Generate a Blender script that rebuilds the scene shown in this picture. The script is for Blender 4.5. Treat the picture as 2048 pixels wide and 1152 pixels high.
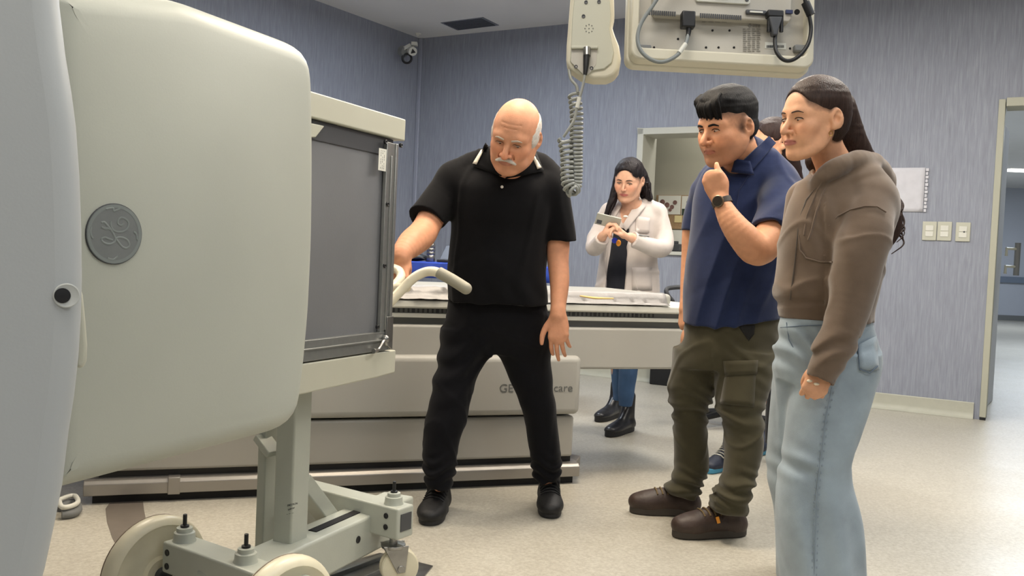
import bpy, bmesh, math, random
import numpy as np
from mathutils import Vector, Matrix, Euler
random.seed(7)
for o in list(bpy.data.objects): bpy.data.objects.remove(o)
SC = bpy.context.scene
COL = SC.collection
R = math.radians
# ---------------------------------------------------------------- camera
F, HC = 1800.0, 1.02
cam_d = bpy.data.cameras.new('camera'); cam = bpy.data.objects.new('camera', cam_d); COL.objects.link(cam)
cam_d.sensor_width = 36.0; cam_d.lens = 36.0*F/2048.0; cam_d.clip_start = .05
CR = Matrix.Rotation(R(87.9), 3, 'X') @ Matrix.Rotation(R(2.5), 3, 'Z')
cam.matrix_world = Matrix.Translation((0, 0, HC)) @ CR.to_4x4()
SC.camera = cam
# ---------------------------------------------------------------- world, exposure
SC.view_settings.view_transform = 'Standard'; SC.view_settings.look = 'None'
SC.view_settings.gamma = 1.0; SC.view_settings.use_curve_mapping = False
SC.view_settings.exposure = -0.2
W = bpy.data.worlds.new('world'); SC.world = W; W.use_nodes = True
W.node_tree.nodes['Background'].inputs[0].default_value = (.55, .6, .7, 1)
W.node_tree.nodes['Background'].inputs[1].default_value = .25
def ray(px, py):
    return CR @ Vector(((px-1024)/F, -(py-576)/F, -1))
def P(px, py, d):            # point seen at a pixel, at distance d in front of the camera
    r = ray(px, py); return Vector((0, 0, HC)) + r*(d/r.y)
def Z(px, py, z=0.0):        # point seen at a pixel on the level z
    r = ray(px, py); return Vector((0, 0, HC)) + r*((z-HC)/r.z)
def PL(px, py, p0, n):       # point seen at a pixel on a plane
    r = ray(px, py); o = Vector((0, 0, HC)); return o + r*((Vector(p0)-o).dot(n)/r.dot(n))
CEIL = 3.08
# room directions
FR = Z(1950, 838); CORN = Z(840, 77, CEIL); CORN2 = Z(640, 4, CEIL)
WU = Vector((FR.x-CORN.x, FR.y-CORN.y, 0)).normalized()      # along back wall to the right
WN = Vector((-WU.y, WU.x, 0))                                 # away from the camera
LU = Vector((CORN2.x-CORN.x, CORN2.y-CORN.y, 0)).normalized() # along left wall toward camera
C0 = Vector((CORN.x, CORN.y, 0))
# ---------------------------------------------------------------- lamps (ceiling panels of the room, plus added uplights)
def area(name, loc, sx, sy, power, col, rot=(0, 0, 0)):
    l = bpy.data.lights.new(name, 'AREA'); l.shape = 'RECTANGLE'; l.size = sx; l.size_y = sy
    l.energy = power; l.color = col
    o = bpy.data.objects.new(name, l); COL.objects.link(o); o.location = loc; o.rotation_euler = rot
    return o
WARM = (1, .85, .66); NEUT = (1, .93, .84); COOL = (.80, .89, 1)
LAMPS = [  # x, y, sx, sy, power, colour
    (-.2, 1.0, 1.2, .6, 30, NEUT), (1.9, 1.2, 1.2, .6, 22, COOL), (.1, 3.3, .6, .6, 50, WARM), (1.7, 3.1, .6, .6, 34, NEUT),
    (-1.7, 3.6, .6, .6, 34, WARM), (2.6, 4.6, 1.2, .6, 26, NEUT), (-.35, 6.35, .6, .6, 46, COOL), (1.2, 5.2, .6, .6, 50, NEUT), (-.2, -1.6, 1.2, .6, 38, NEUT), (2.2, -1.4, 1.2, .6, 26, COOL)]
for i, (x, y, sx, sy, p, c) in enumerate(LAMPS):
    drop = .38 if 3 <= y < 4 else .07
    area('ceiling_lamp_and_fill', (x, y, CEIL-drop-.03), sx, sy, p, c)
    if drop > .1: area('ceiling_lamp_and_fill', (x, y, CEIL-drop+.045), sx*.9, sy*.9, p*.6, NEUT, (math.pi, 0, 0))  # added uplight with no known source, brightens the ceiling
# ---------------------------------------------------------------- materials
MATS = {}
def lin(c):
    return tuple(((v/255)/12.92 if v/255 <= .04045 else ((v/255+.055)/1.055)**2.4) for v in c)
def mat(name, rgb, rough=.5, metal=0, noise=0, nscale=40, bump=0, bscale=80, stretch=None, spec=.5, emit=0, attr=None, dist=.002, sheen=0, sss=0):
    m = bpy.data.materials.new(name); m.use_nodes = True; nt = m.node_tree; b = nt.nodes['Principled BSDF']
    c = lin(rgb)
    b.inputs['Base Color'].default_value = (*c, 1); b.inputs['Roughness'].default_value = rough
    b.inputs['Metallic'].default_value = metal; b.inputs['Specular IOR Level'].default_value = spec
    if sheen: b.inputs['Sheen Weight'].default_value = sheen
    if sss:
        b.inputs['Subsurface Weight'].default_value = sss; b.inputs['Subsurface Radius'].default_value = (.012, .004, .002); b.inputs['Subsurface Scale'].default_value = 1
    if emit:
        b.inputs['Emission Color'].default_value = (*c, 1); b.inputs['Emission Strength'].default_value = emit
    tc = nt.nodes.new('ShaderNodeTexCoord'); mp = nt.nodes.new('ShaderNodeMapping')
    nt.links.new(tc.outputs['Object'], mp.inputs[0])
    if stretch: mp.inputs['Scale'].default_value = stretch
    src = None
    if attr:
        a = nt.nodes.new('ShaderNodeAttribute'); a.attribute_name = attr; src = a.outputs['Color']
    if noise:
        n = nt.nodes.new('ShaderNodeTexNoise'); n.inputs['Scale'].default_value = nscale; n.inputs['Detail'].default_value = 5
        nt.links.new(mp.outputs[0], n.inputs[0])
        r = nt.nodes.new('ShaderNodeMapRange'); r.inputs['From Min'].default_value = .3; r.inputs['From Max'].default_value = .7
        r.inputs['To Min'].default_value = 1-noise; r.inputs['To Max'].default_value = 1+noise
        nt.links.new(n.outputs['Fac'], r.inputs[0])
        mx = nt.nodes.new('ShaderNodeVectorMath'); mx.operation = 'MULTIPLY'
        if src: nt.links.new(src, mx.inputs[0])
        else: mx.inputs[0].default_value = c
        nt.links.new(r.outputs[0], mx.inputs[1]); src = mx.outputs[0]
    if src: nt.links.new(src, b.inputs['Base Color'])
    if bump:
        n2 = nt.nodes.new('ShaderNodeTexNoise'); n2.inputs['Scale'].default_value = bscale; n2.inputs['Detail'].default_value = 4
        nt.links.new(mp.outputs[0], n2.inputs[0])
        bp = nt.nodes.new('ShaderNodeBump'); bp.inputs['Strength'].default_value = bump; bp.inputs['Distance'].default_value = dist
        nt.links.new(n2.outputs['Fac'], bp.inputs['Height']); nt.links.new(bp.outputs[0], b.inputs['Normal'])
    MATS[name] = m
    return m
M = {}
M['cream'] = mat('cream_enamel', (188, 188, 173), .42, noise=.02, nscale=6, bump=.05, bscale=300)
M['detector'] = mat('detector_shell', (172, 175, 165), .45, noise=.03, nscale=3, bump=.06, bscale=260)
M['gantry'] = mat('gantry_shell', (170, 175, 178), .45, noise=.02, nscale=3, bump=.06, bscale=260)
M['cart'] = mat('cart_enamel', (174, 178, 168), .4, noise=.03, nscale=10, bump=.1, bscale=200)
M['handle'] = mat('handle_enamel', (222, 214, 190), .35)
M['grip'] = mat('grip_rubber', (150, 146, 130), .6, bump=.2, bscale=300)
M['bed'] = mat('bed_shell', (170, 169, 163), .45, noise=.02, nscale=4, bump=.05, bscale=260)
M['bed2'] = mat('bed_lower_shell', (166, 164, 157), .45, noise=.02, nscale=4)
M['alu'] = mat('aluminium', (150, 152, 150), .38, metal=.75, noise=.05, nscale=60)
M['rail'] = mat('rail_metal', (160, 156, 150), .35, metal=.55)
M['steel'] = mat('steel', (150, 150, 148), .3, metal=.9, noise=.15, nscale=25)
M['plate'] = mat('collimator_grey', (116, 118, 122), .55, metal=.1, noise=.05, nscale=5, bump=.1, bscale=200)
M['black'] = mat('black_plastic', (22, 23, 26), .45)
M['dark'] = mat('dark_void', (10, 10, 12), .8)
M['blackmat'] = mat('black_rubber', (28, 28, 30), .7, bump=.2, bscale=100)
M['darkgrey'] = mat('dark_grey', (66, 68, 72), .5)
M['grey'] = mat('mid_grey', (120, 122, 122), .5)
M['logo'] = mat('logo_grey', (112, 116, 116), .4, noise=.05, nscale=30)
M['logol'] = mat('logo_line', (122, 129, 127), .35)
M['white'] = mat('white_plastic', (214, 214, 205), .45)
M['paper'] = mat('paper', (205, 205, 212), .8, noise=.06, nscale=12, bump=.2, bscale=20)
M['print'] = mat('print_ink', (70, 72, 74), .7)
M['printl'] = mat('pale_print', (140, 138, 132), .7)
M['nylon'] = mat('nylon_wheel', (214, 208, 184), .35, noise=.06, nscale=14)
M['tyre'] = mat('wheel_line', (110, 95, 80), .6)
M['monitor'] = mat('monitor_back', (186, 182, 172), .5, bump=.1, bscale=300)
M['monframe'] = mat('monitor_frame', (208, 203, 184), .45)
M['cable'] = mat('grey_cable', (128, 134, 134), .45)
M['coil'] = mat('coil_cable', (150, 152, 146), .4)
M['blue'] = mat('blue_cloth', (28, 62, 160), .7, noise=.2, nscale=15, bump=.4, bscale=30)
M['cork'] = mat('cork', (158, 132, 100), .9, noise=.15, nscale=60)
M['silver'] = mat('silver_sheet', (148, 146, 145), .5, metal=.15, noise=.06, nscale=10, bump=.3, bscale=14, dist=.02)
M['pad'] = mat('pad_vinyl', (162, 162, 156), .45, noise=.03, nscale=8)
M['yellow'] = mat('yellow_strip', (214, 186, 120), .6)
M['lamp'] = mat('lamp_diffuser', (255, 250, 240), .5, emit=3.0)
M['orange'] = mat('orange_plastic', (230, 150, 40), .5)
M['bluep'] = mat('blue_plastic', (40, 60, 190), .4)
# ---------------------------------------------------------------- object helpers
ORG = {}
def tag(o, label=None, cat=None, group=None, kind=None):
    if label: o['label'] = label
    if cat: o['category'] = cat
    if group: o['group'] = group
    if kind: o['kind'] = kind
    return o
def thing(name, loc, label, cat, group=None):
    o = bpy.data.objects.new(name, None); COL.objects.link(o); o.location = loc; o.empty_display_size = .1
    ORG[o.name] = Vector(loc); return tag(o, label, cat, group)
def link_mesh(name, me, m, parent=None, smooth=True, angle=35):
    o = bpy.data.objects.new(name, me); COL.objects.link(o); me.materials.append(m)
    off = ORG[parent.name] if parent is not None else Vector((0, 0, 0))
    if parent is not None:
        o.parent = parent; me.transform(Matrix.Translation(-off)); ORG[o.name] = off
    else:
        # origin at the base centre of the mesh
        n = len(me.vertices); co = np.empty(n*3, np.float32); me.vertices.foreach_get('co', co); co = co.reshape(-1, 3)
        c = Vector((float((co[:, 0].min()+co[:, 0].max())/2), float((co[:, 1].min()+co[:, 1].max())/2), float(co[:, 2].min())))
        me.transform(Matrix.Translation(-c)); o.location = c; ORG[o.name] = c
    if smooth:
        me.polygons.foreach_set('use_smooth', [True]*len(me.polygons))
        if angle: me.set_sharp_from_angle(angle=R(angle))
    return o
class MB:
    def __init__(s): s.v = []; s.f = []
    def add(s, vs, fs):
        b = len(s.v); s.v += [Vector(v) for v in vs]; s.f += [[i+b for i in f] for f in fs]; return s
    def box(s, c, ux, uy, uz, hx, hy, hz):
        c = Vector(c); X = Vector(ux).normalized()*hx; Y = Vector(uy).normalized()*hy; Zz = Vector(uz).normalized()*hz
        vs = [c+X*a+Y*b+Zz*d for a in (-1, 1) for b in (-1, 1) for d in (-1, 1)]
        return s.add(vs, [(0, 1, 3, 2), (4, 6, 7, 5), (0, 4, 5, 1), (2, 3, 7, 6), (0, 2, 6, 4), (1, 5, 7, 3)])
    def aabb(s, a, b):
        c = [(a[i]+b[i])/2 for i in range(3)]; h = [abs(b[i]-a[i])/2 for i in range(3)]
        return s.box(c, (1, 0, 0), (0, 1, 0), (0, 0, 1), *h)
    def beam(s, a, b, up, w, h):     # box along a-b, w across, h along up
        a = Vector(a); b = Vector(b); d = (b-a); u = Vector(up); x = d.cross(u).normalized(); u2 = x.cross(d).normalized()
        return s.box((a+b)/2, d, x, u2, d.length/2, w/2, h/2)
    def prism(s, pts, ext):
        n = len(pts); pts = [Vector(p) for p in pts]; e = Vector(ext)
        fs = [list(range(n)), [n+i for i in range(n)][::-1]] + [[i, n+i, n+(i+1) % n, (i+1) % n] for i in range(n)]
        return s.add(pts+[p+e for p in pts], fs)
    def cyl(s, a, b, ra, rb=None, n=24, caps=True):
        rb = ra if rb is None else rb; a = Vector(a); b = Vector(b); d = (b-a).normalized()
        x = d.orthogonal().normalized(); y = d.cross(x)
        vs = []
        for c, r in ((a, ra), (b, rb)):
            vs += [c+(x*math.cos(2*math.pi*i/n)+y*math.sin(2*math.pi*i/n))*r for i in range(n)]
        fs = [[i, (i+1) % n, n+(i+1) % n, n+i] for i in range(n)]
        if caps: fs += [list(range(n))[::-1], [n+i for i in range(n)]]
        return s.add(vs, fs)
    def lathe(s, c, ax, prof, n=32):  # prof: (offset along axis, radius)
        c = Vector(c); d = Vector(ax).normalized(); x = d.orthogonal().normalized(); y = d.cross(x); vs = []; fs = []
        for (t, r) in prof:
            vs += [c+d*t+(x*math.cos(2*math.pi*i/n)+y*math.sin(2*math.pi*i/n))*max(r, 1e-5) for i in range(n)]
        for k in range(len(prof)-1):
            fs += [[k*n+i, k*n+(i+1) % n, (k+1)*n+(i+1) % n, (k+1)*n+i] for i in range(n)]
        fs += [list(range(n))[::-1], [(len(prof)-1)*n+i for i in range(n)]]
        return s.add(vs, fs)
    def tube(s, pts, r, n=10, smooth=6, caps=True, flat=None):
        pts = [Vector(p) for p in pts]
        rr = r if isinstance(r, (list, tuple)) else [r]*len(pts)
        if smooth > 1 and len(pts) > 2:
            q = []; qr = []
            for i in range(len(pts)-1):
                p0 = pts[max(i-1, 0)]; p1 = pts[i]; p2 = pts[i+1]; p3 = pts[min(i+2, len(pts)-1)]
                for k in range(smooth):
                    t = k/smooth
                    q.append(.5*((2*p1)+(p2-p0)*t+(2*p0-5*p1+4*p2-p3)*t*t+(3*p1-p0-3*p2+p3)*t**3)); qr.append(rr[i]*(1-t)+rr[i+1]*t)
            q.append(pts[-1]); qr.append(rr[-1]); pts, rr = q, qr
        vs = []; fs = []; x = None
        for i, p in enumerate(pts):
            d = (pts[min(i+1, len(pts)-1)]-pts[max(i-1, 0)])
            d = d.normalized() if d.length > 1e-9 else Vector((0, 0, 1))
            x = d.orthogonal().normalized() if x is None else (x-d*x.dot(d)).normalized()
            y = d.cross(x)
            for j in range(n):
                a = 2*math.pi*j/n; o = (x*math.cos(a)+y*math.sin(a))*rr[i]
                if flat is not None: o = o - Vector(flat[0])*o.dot(Vector(flat[0]))*(1-flat[1])
                vs.append(p+o)
        for i in range(len(pts)-1):
            fs += [[i*n+j, i*n+(j+1) % n, (i+1)*n+(j+1) % n, (i+1)*n+j] for j in range(n)]
        if caps: fs += [list(range(n))[::-1], [(len(pts)-1)*n+j for j in range(n)]]
        return s.add(vs, fs)
    def ball(s, c, rx, ry=None, rz=None, rot=None, n=20, m=12):
        ry = rx if ry is None else ry; rz = rx if rz is None else rz; c = Vector(c); vs = []; fs = []
        for i in range(m+1):
            th = math.pi*i/m
            for j in range(n):
                ph = 2*math.pi*j/n; v = Vector((rx*math.sin(th)*math.cos(ph), ry*math.sin(th)*math.sin(ph), rz*math.cos(th)))
                if rot is not None: v = rot @ v
                vs.append(c+v)
        for i in range(m): fs += [[i*n+j, (i+1)*n+j, (i+1)*n+(j+1) % n, i*n+(j+1) % n] for j in range(n)]
        return s.add(vs, fs)
    def quad(s, a, b, c, d): return s.add([a, b, c, d], [(0, 1, 2, 3)])
    def build(s, name, m, parent=None, bevel=0, seg=3, angle=35, solid=0, subsurf=0):
        me = bpy.data.meshes.new(name); me.from_pydata([tuple(v) for v in s.v], [], s.f)
        bm = bmesh.new(); bm.from_mesh(me); bmesh.ops.remove_doubles(bm, verts=bm.verts, dist=1e-6)
        bmesh.ops.recalc_face_normals(bm, faces=bm.faces); bm.to_mesh(me); bm.free()
        o = link_mesh(name, me, m, parent, True, angle)
        if solid:
            md = o.modifiers.new('solid', 'SOLIDIFY'); md.thickness = solid; md.offset = 0
        if bevel:
            md = o.modifiers.new('bevel', 'BEVEL'); md.width = bevel; md.segments = seg; md.limit_method = 'ANGLE'; md.angle_limit = R(30); md.harden_normals = False
        if subsurf:
            md = o.modifiers.new('sub', 'SUBSURF'); md.levels = subsurf; md.render_levels = subsurf
        return o
def text(name, body, size, origin, xdir, ydir, m, parent, squash=1.0, depth=.0004):
    cu = bpy.data.curves.new(name, 'FONT'); cu.body = body; cu.size = size; cu.extrude = depth
    to = bpy.data.objects.new('tmp', cu); COL.objects.link(to)
    bpy.context.view_layer.update()
    me = bpy.data.meshes.new_from_object(to.evaluated_get(bpy.context.evaluated_depsgraph_get()))
    bpy.data.objects.remove(to)
    x = Vector(xdir).normalized(); y = Vector(ydir).normalized(); z = x.cross(y)
    mt = Matrix(((x.x*squash, y.x, z.x, origin[0]), (x.y*squash, y.y, z.y, origin[1]), (x.z*squash, y.z, z.z, origin[2]), (0, 0, 0, 1)))
    me.transform(mt); me.name = name; me.materials.clear()
    return link_mesh(name, me, m, parent, False)
UP = Vector((0, 0, 1))
# ================================================================ ROOM
def wall_mat():
    m = mat('wall_vinyl', (134, 138, 152), .62, bump=.12, bscale=30)
    nt = m.node_tree; b = nt.nodes['Principled BSDF']; tc = nt.nodes.new('ShaderNodeTexCoord')
    mp = nt.nodes.new('ShaderNodeMapping'); mp.inputs['Scale'].default_value = (26, 26, 1.6); nt.links.new(tc.outputs['Object'], mp.inputs[0])
    n = nt.nodes.new('ShaderNodeTexNoise'); n.inputs['Scale'].default_value = 2.2; n.inputs['Detail'].default_value = 7; n.inputs['Roughness'].default_value = .7; nt.links.new(mp.outputs[0], n.inputs[0])
    mp2 = nt.nodes.new('ShaderNodeMapping'); mp2.inputs['Scale'].default_value = (90, 90, 5); nt.links.new(tc.outputs['Object'], mp2.inputs[0])
    n2 = nt.nodes.new('ShaderNodeTexNoise'); n2.inputs['Scale'].default_value = 1.5; n2.inputs['Detail'].default_value = 3; nt.links.new(mp2.outputs[0], n2.inputs[0])
    ad = nt.nodes.new('ShaderNodeMath'); ad.operation = 'ADD'; nt.links.new(n.outputs[0], ad.inputs[0]); nt.links.new(n2.outputs[0], ad.inputs[1])
    r = nt.nodes.new('ShaderNodeValToRGB'); nt.links.new(ad.outputs[0], r.inputs[0])
    mr = nt.nodes.new('ShaderNodeMapRange'); mr.inputs['From Min'].default_value = .6; mr.inputs['From Max'].default_value = 1.4
    nt.links.new(ad.outputs[0], mr.inputs[0]); nt.links.new(mr.outputs[0], r.inputs[0])
    r.color_ramp.elements[0].color = (*lin((126, 130, 142)), 1); r.color_ramp.elements[1].color = (*lin((158, 163, 175)), 1)
    e = r.color_ramp.elements.new(.5); e.color = (*lin((141, 146, 159)), 1)
    nt.links.new(r.outputs[0], b.inputs['Base Color'])
    return m
WALL = wall_mat()
def floor_mat():
    m = mat('floor_vinyl', (188, 182, 166), .30, spec=.35)
    nt = m.node_tree; b = nt.nodes['Principled BSDF']; tc = nt.nodes.new('ShaderNodeTexCoord')
    n = nt.nodes.new('ShaderNodeTexNoise'); n.inputs['Scale'].default_value = 90; n.inputs['Detail'].default_value = 3; nt.links.new(tc.outputs['Object'], n.inputs[0])
    v = nt.nodes.new('ShaderNodeTexVoronoi'); v.inputs['Scale'].default_value = 130; nt.links.new(tc.outputs['Object'], v.inputs[0])
    r = nt.nodes.new('ShaderNodeValToRGB'); nt.links.new(n.outputs[0], r.inputs[0])
    r.color_ramp.elements[0].position = .3; r.color_ramp.elements[1].position = .7
    r.color_ramp.elements[0].color = (*lin((168, 163, 150)), 1); r.color_ramp.elements[1].color = (*lin((192, 188, 176)), 1)
    r2 = nt.nodes.new('ShaderNodeValToRGB'); nt.links.new(v.outputs['Distance'], r2.inputs[0])
    r2.color_ramp.elements[0].position = .12; r2.color_ramp.elements[0].color = (.72, .70, .68, 1); r2.color_ramp.elements[1].position = .3; r2.color_ramp.elements[1].color = (1, 1, 1, 1)
    mx = nt.nodes.new('ShaderNodeMixRGB'); mx.blend_type = 'MULTIPLY'; mx.inputs[0].default_value = .6
    nt.links.new(r.outputs[0], mx.inputs[1]); nt.links.new(r2.outputs[0], mx.inputs[2]); nt.links.new(mx.outputs[0], b.inputs['Base Color'])
    n3 = nt.nodes.new('ShaderNodeTexNoise'); n3.inputs['Scale'].default_value = 3; nt.links.new(tc.outputs['Object'], n3.inputs[0])
    mr = nt.nodes.new('ShaderNodeMapRange'); mr.inputs['To Min'].default_value = .24; mr.inputs['To Max'].default_value = .42; nt.links.new(n3.outputs[0], mr.inputs[0]); nt.links.new(mr.outputs[0], b.inputs['Roughness'])
    return m
FLOOR = floor_mat()
CEILM = mat('ceiling_paint', (222, 222, 222), .8, noise=.02, nscale=2)
TRIM = mat('cove_vinyl', (176, 176, 162), .5, noise=.03, nscale=20)
FRAME = mat('painted_frame', (188, 188, 178), .5)
JAMB = mat('door_jamb', (176, 176, 160), .5)
WHITE = mat('white_wall', (200, 202, 205), .7, noise=.02, nscale=2)
def struct(o): o['kind'] = 'structure'; return o
XR, YN = 5.6, -4.0
def wp(s, z, off=0): return C0 + WU*s + WN*off + UP*z
def ws(px, py, off=0):
    p = PL(px, py, C0+WN*off, WN); return (p-C0).dot(WU), p.z
TH = .16
# back-wall openings
wx0, wzt = ws(1277, 257); wx1, _ = ws(1577, 257); _, wzb = ws(1340, 510)
dx0, _ = ws(1962, 838); _, dzt = ws(2005, 205)
dx1 = dx0+1.15
fl = MB().prism([(-9, YN, 0), (18, YN, 0), (18, 21.1, 0), (-9, 21.1, 0)], (0, 0, -.05)).build('floor', FLOOR); struct(fl)
cl = MB().prism([(-9, YN, CEIL), (18, YN, CEIL), (18, 21.1, CEIL), (-9, 21.1, CEIL)], (0, 0, .05)).build('ceiling', CEILM); struct(cl)
SMAX = 6.6
b = MB()
def wbox(b, s0, s1, z0, z1, o0=0, o1=TH):
    b.box(wp((s0+s1)/2, (z0+z1)/2, (o0+o1)/2), WU, WN, UP, (s1-s0)/2, (o1-o0)/2, (z1-z0)/2)
wbox(b, -.0, wx0, 0, CEIL); wbox(b, wx0, wx1, 0, wzb); wbox(b, wx0, wx1, wzt, CEIL); wbox(b, wx1, dx0, 0, CEIL)
wbox(b, dx0, dx1, dzt, CEIL); wbox(b, dx1, SMAX, 0, CEIL)
struct(b.build('wall_back', WALL, angle=20))
LN = Vector((-LU.y, LU.x, 0))
if LN.x > 0: LN = -LN
pL = C0+LU*11
struct(MB().prism([C0-LU*.3, pL, pL+UP*CEIL, C0-LU*.3+UP*CEIL], LN*.15).build('wall_left', WALL))
pRb = C0+WU*SMAX
struct(MB().prism([pRb, (pRb.x+1.5, YN, 0), (pRb.x+1.5, YN, CEIL), pRb+UP*CEIL], (.15, .05, 0)).build('wall_right', WALL))
struct(MB().prism([(pL.x, YN, 0), (pRb.x+1.5, YN, 0), (pRb.x+1.5, YN, CEIL), (pL.x, YN, CEIL)], (0, -.15, 0)).build('wall_near', WALL))
# cove baseboards
def cove(name, a, u, nrm, L):
    prof = [(0, 0), (.045, 0), (.03, .008), (.018, .022), (.012, .045), (.010, .11), (.006, .115), (0, .115)]
    pts = [a + nrm*x + UP*(z+.001) for x, z in prof]
    struct(MB().prism(pts, u*L).build(name, TRIM))
cove('baseboard_back', C0+UP*0, WU, -WN, dx0-.05); cove('baseboard_left', C0, LU, -LN, 10.5)
# corner strip
struct(MB().box(wp(.02, CEIL/2, -.012), WU, WN, UP, .02, .012, CEIL/2-.002).build('room_fixture_1', mat('corner_strip', (150, 155, 170), .5), bevel=.006))
# window
FW = .055
wf = MB()
for (s0, s1, z0, z1) in ((wx0-.0, wx0+FW, wzb, wzt), (wx1-FW, wx1, wzb, wzt), (wx0, wx1, wzt-FW, wzt), (wx0, wx1, wzb, wzb+.03)):
    wbox(wf, s0, s1, z0, z1, -.02, .26)
struct(wf.build('window_1', FRAME, bevel=.004))
bk = MB(); wbox(bk, wx0-.5, wx1+.5, .2, 2.7, .9, .95)
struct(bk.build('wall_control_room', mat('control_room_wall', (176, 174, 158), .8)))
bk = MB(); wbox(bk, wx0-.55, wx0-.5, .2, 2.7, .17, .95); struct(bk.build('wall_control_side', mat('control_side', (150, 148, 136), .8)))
s_, z_ = ws(1302, 300, .5)
bk = MB(); wbox(bk, s_-.03, s_+.03, wzb+.035, 2.6, .45, .55); struct(bk.build('room_fixture_2', FRAME))
area('control_room_lamp', wp((wx0+wx1)/2, 2.6, .55), .9, .3, 9, (1, .95, .85))
# door
jf = MB()
wbox(jf, dx0-.012, dx0+.03, 0.02, dzt+.02, -.02, .2); wbox(jf, dx0+.035, dx1-.035, dzt-.03, dzt+.03, -.02, .2); wbox(jf, dx1-.035, dx1+.06, 0.02, dzt+.02, -.02, .2)
struct(jf.build('door_1', JAMB, bevel=.003))
dk = MB(); wbox(dk, dx0-.01, dx0+.028, 0, .02, -.015, .19); struct(dk.build('room_fixture_3', M['black']))
# corridor beyond
struct(MB().prism([(-6, 21, 0), (18, 21, 0), (18, 21, CEIL), (-6, 21, CEIL)], (0, .1, 0)).build('wall_corridor', mat('corridor_wall', (190, 195, 206), .6, noise=.02, nscale=2)))
struct(MB().prism([(-6, 20.98, 0), (18, 20.98, 0), (18, 20.98, .12), (-6, 20.98, .12)], (0, .015, 0)).build('baseboard_corridor', M['grey']))
struct(MB().prism([(-6, 20.94, .88), (18, 20.94, .88), (18, 20.94, 1.02), (-6, 20.94, 1.02)], (0, .05, 0)).build('room_fixture_4', mat('corridor_rail', (120, 132, 150), .4)))
cs = C0+WU*(dx0-1.2)
struct(MB().prism([cs+WN*.17, cs+WN*15, cs+WN*15+UP*CEIL, cs+WN*.17+UP*CEIL], -WU*.1).build('wall_corridor_side', WHITE))
cR = C0+WU*(dx1+3.2)
struct(MB().prism([cR+WN*.17, cR+WN*18, cR+WN*18+UP*CEIL, cR+WN*.17+UP*CEIL], WU*.1).build('wall_corridor_right', WHITE))
for i, yy in enumerate((8.6, 12.5, 17.6)):
    area('corridor_lamp', (.56*yy+.4, yy, CEIL-.06), 1.6, .4, 95, COOL)
cq = Z(2044, 343, CEIL-.03)
struct(MB().aabb((cq.x-.3, cq.y-.15, CEIL-.03), (cq.x+1.2, cq.y+.15, CEIL)).build('room_fixture_5', M['lamp']))  # lamp panel on the corridor ceiling
# ================================================================ EQUIPMENT
V3 = Vector
# ---- gamma camera gantry cover at the far left
g0 = P(172, 720, 1.22)
gn = V3((.50, -.87, 0)).normalized()          # faces the camera, turned a little right
gu = V3((gn.y*-1, gn.x, 0)).normalized()
if gu.x < 0: gu = -gu
gpts = [(112, -170), (118, -90), (122, 0), (134, 100), (147, 180), (156, 250), (163, 350), (167, 460), (168, 560), (166, 640), (161, 720), (152, 800), (141, 870), (128, 980), (112, 1060), (92, 1152), (70, 1230)]
edge = [PL(x, y, g0, gn) for x, y in gpts]
bot = edge[-1].copy(); dd = (edge[-1]-edge[-2]).normalized(); bot = edge[-1]+dd*((edge[-1].z-.0)/-dd.z)
top = edge[0].copy(); top.z = 2.05; top -= gu*.03
gan = thing('gantry', (bot.x-.5, bot.y-.3, 0), 'pale grey scanner gantry cover with a curved edge, cut off by the left frame edge', 'scanner gantry')
poly = [top-gu*1.0] + [top] + edge + [bot] + [bot-gu*.9]
MB().prism(poly, -gn*.10).build('gantry_cover', M['gantry'], gan, bevel=.035, seg=6)
# inner edge lip under the cover rim
lip = [PL(x, y, g0-gn*.05, gn) for x, y in ((150, 540), (166, 590), (171, 640), (175, 690), (174, 722), (166, 738), (150, 735))]
MB().prism(lip, -gn*.09).build('inner_rim', M['cream'], gan, bevel=.008, seg=4)
bc = PL(133, 591, g0, gn)
sk = MB(); sk.lathe(bc+gn*.0015, gn, [(-.002, .0165), (.0005, .0165), (.0010, .0150), (.0004, .0135)], 32); sk.build('socket_ring', mat('socket_white', (186, 190, 188), .4), gan)
bk = MB(); bk.lathe(bc+gn*.0026-gu*.0050, gn, [(-.002, .0100), (.0006, .0100), (.0010, .0060), (.0012, .001)], 24); bk.build('socket_bolt', M['black'], gan)
# ---- detector head
h0 = P(300, 540, 1.92)
hn = V3((.50, -.87, 0)); hu = V3((.80, 1.75, 0)).normalized()
hn = V3((hu.y, -hu.x, 0))                       # normal toward camera side
hu2 = hu
h1 = P(633, 500, 2.05)
h2 = P(130, 500, 1.42)
hu = (h1-h2); hu.z = 0; hu.normalize(); hn = V3((hu.y, -hu.x, 0))
op = [(105, -36), (372, -3), (590, 80), (614, 92), (628, 108), (634, 135), (636, 200), (636, 330), (634, 480), (628, 620), (618, 740), (609, 815), (602, 838), (586, 856), (560, 867), (360, 921), (130, 985), (105, 991)]
pts = [PL(x, y, h1, hn) for x, y in op]
hd = thing('detector_head', (pts[0].x+.3, pts[0].y+.3, .55), 'large cream detector head with a round grey emblem', 'scanner detector')
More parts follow.
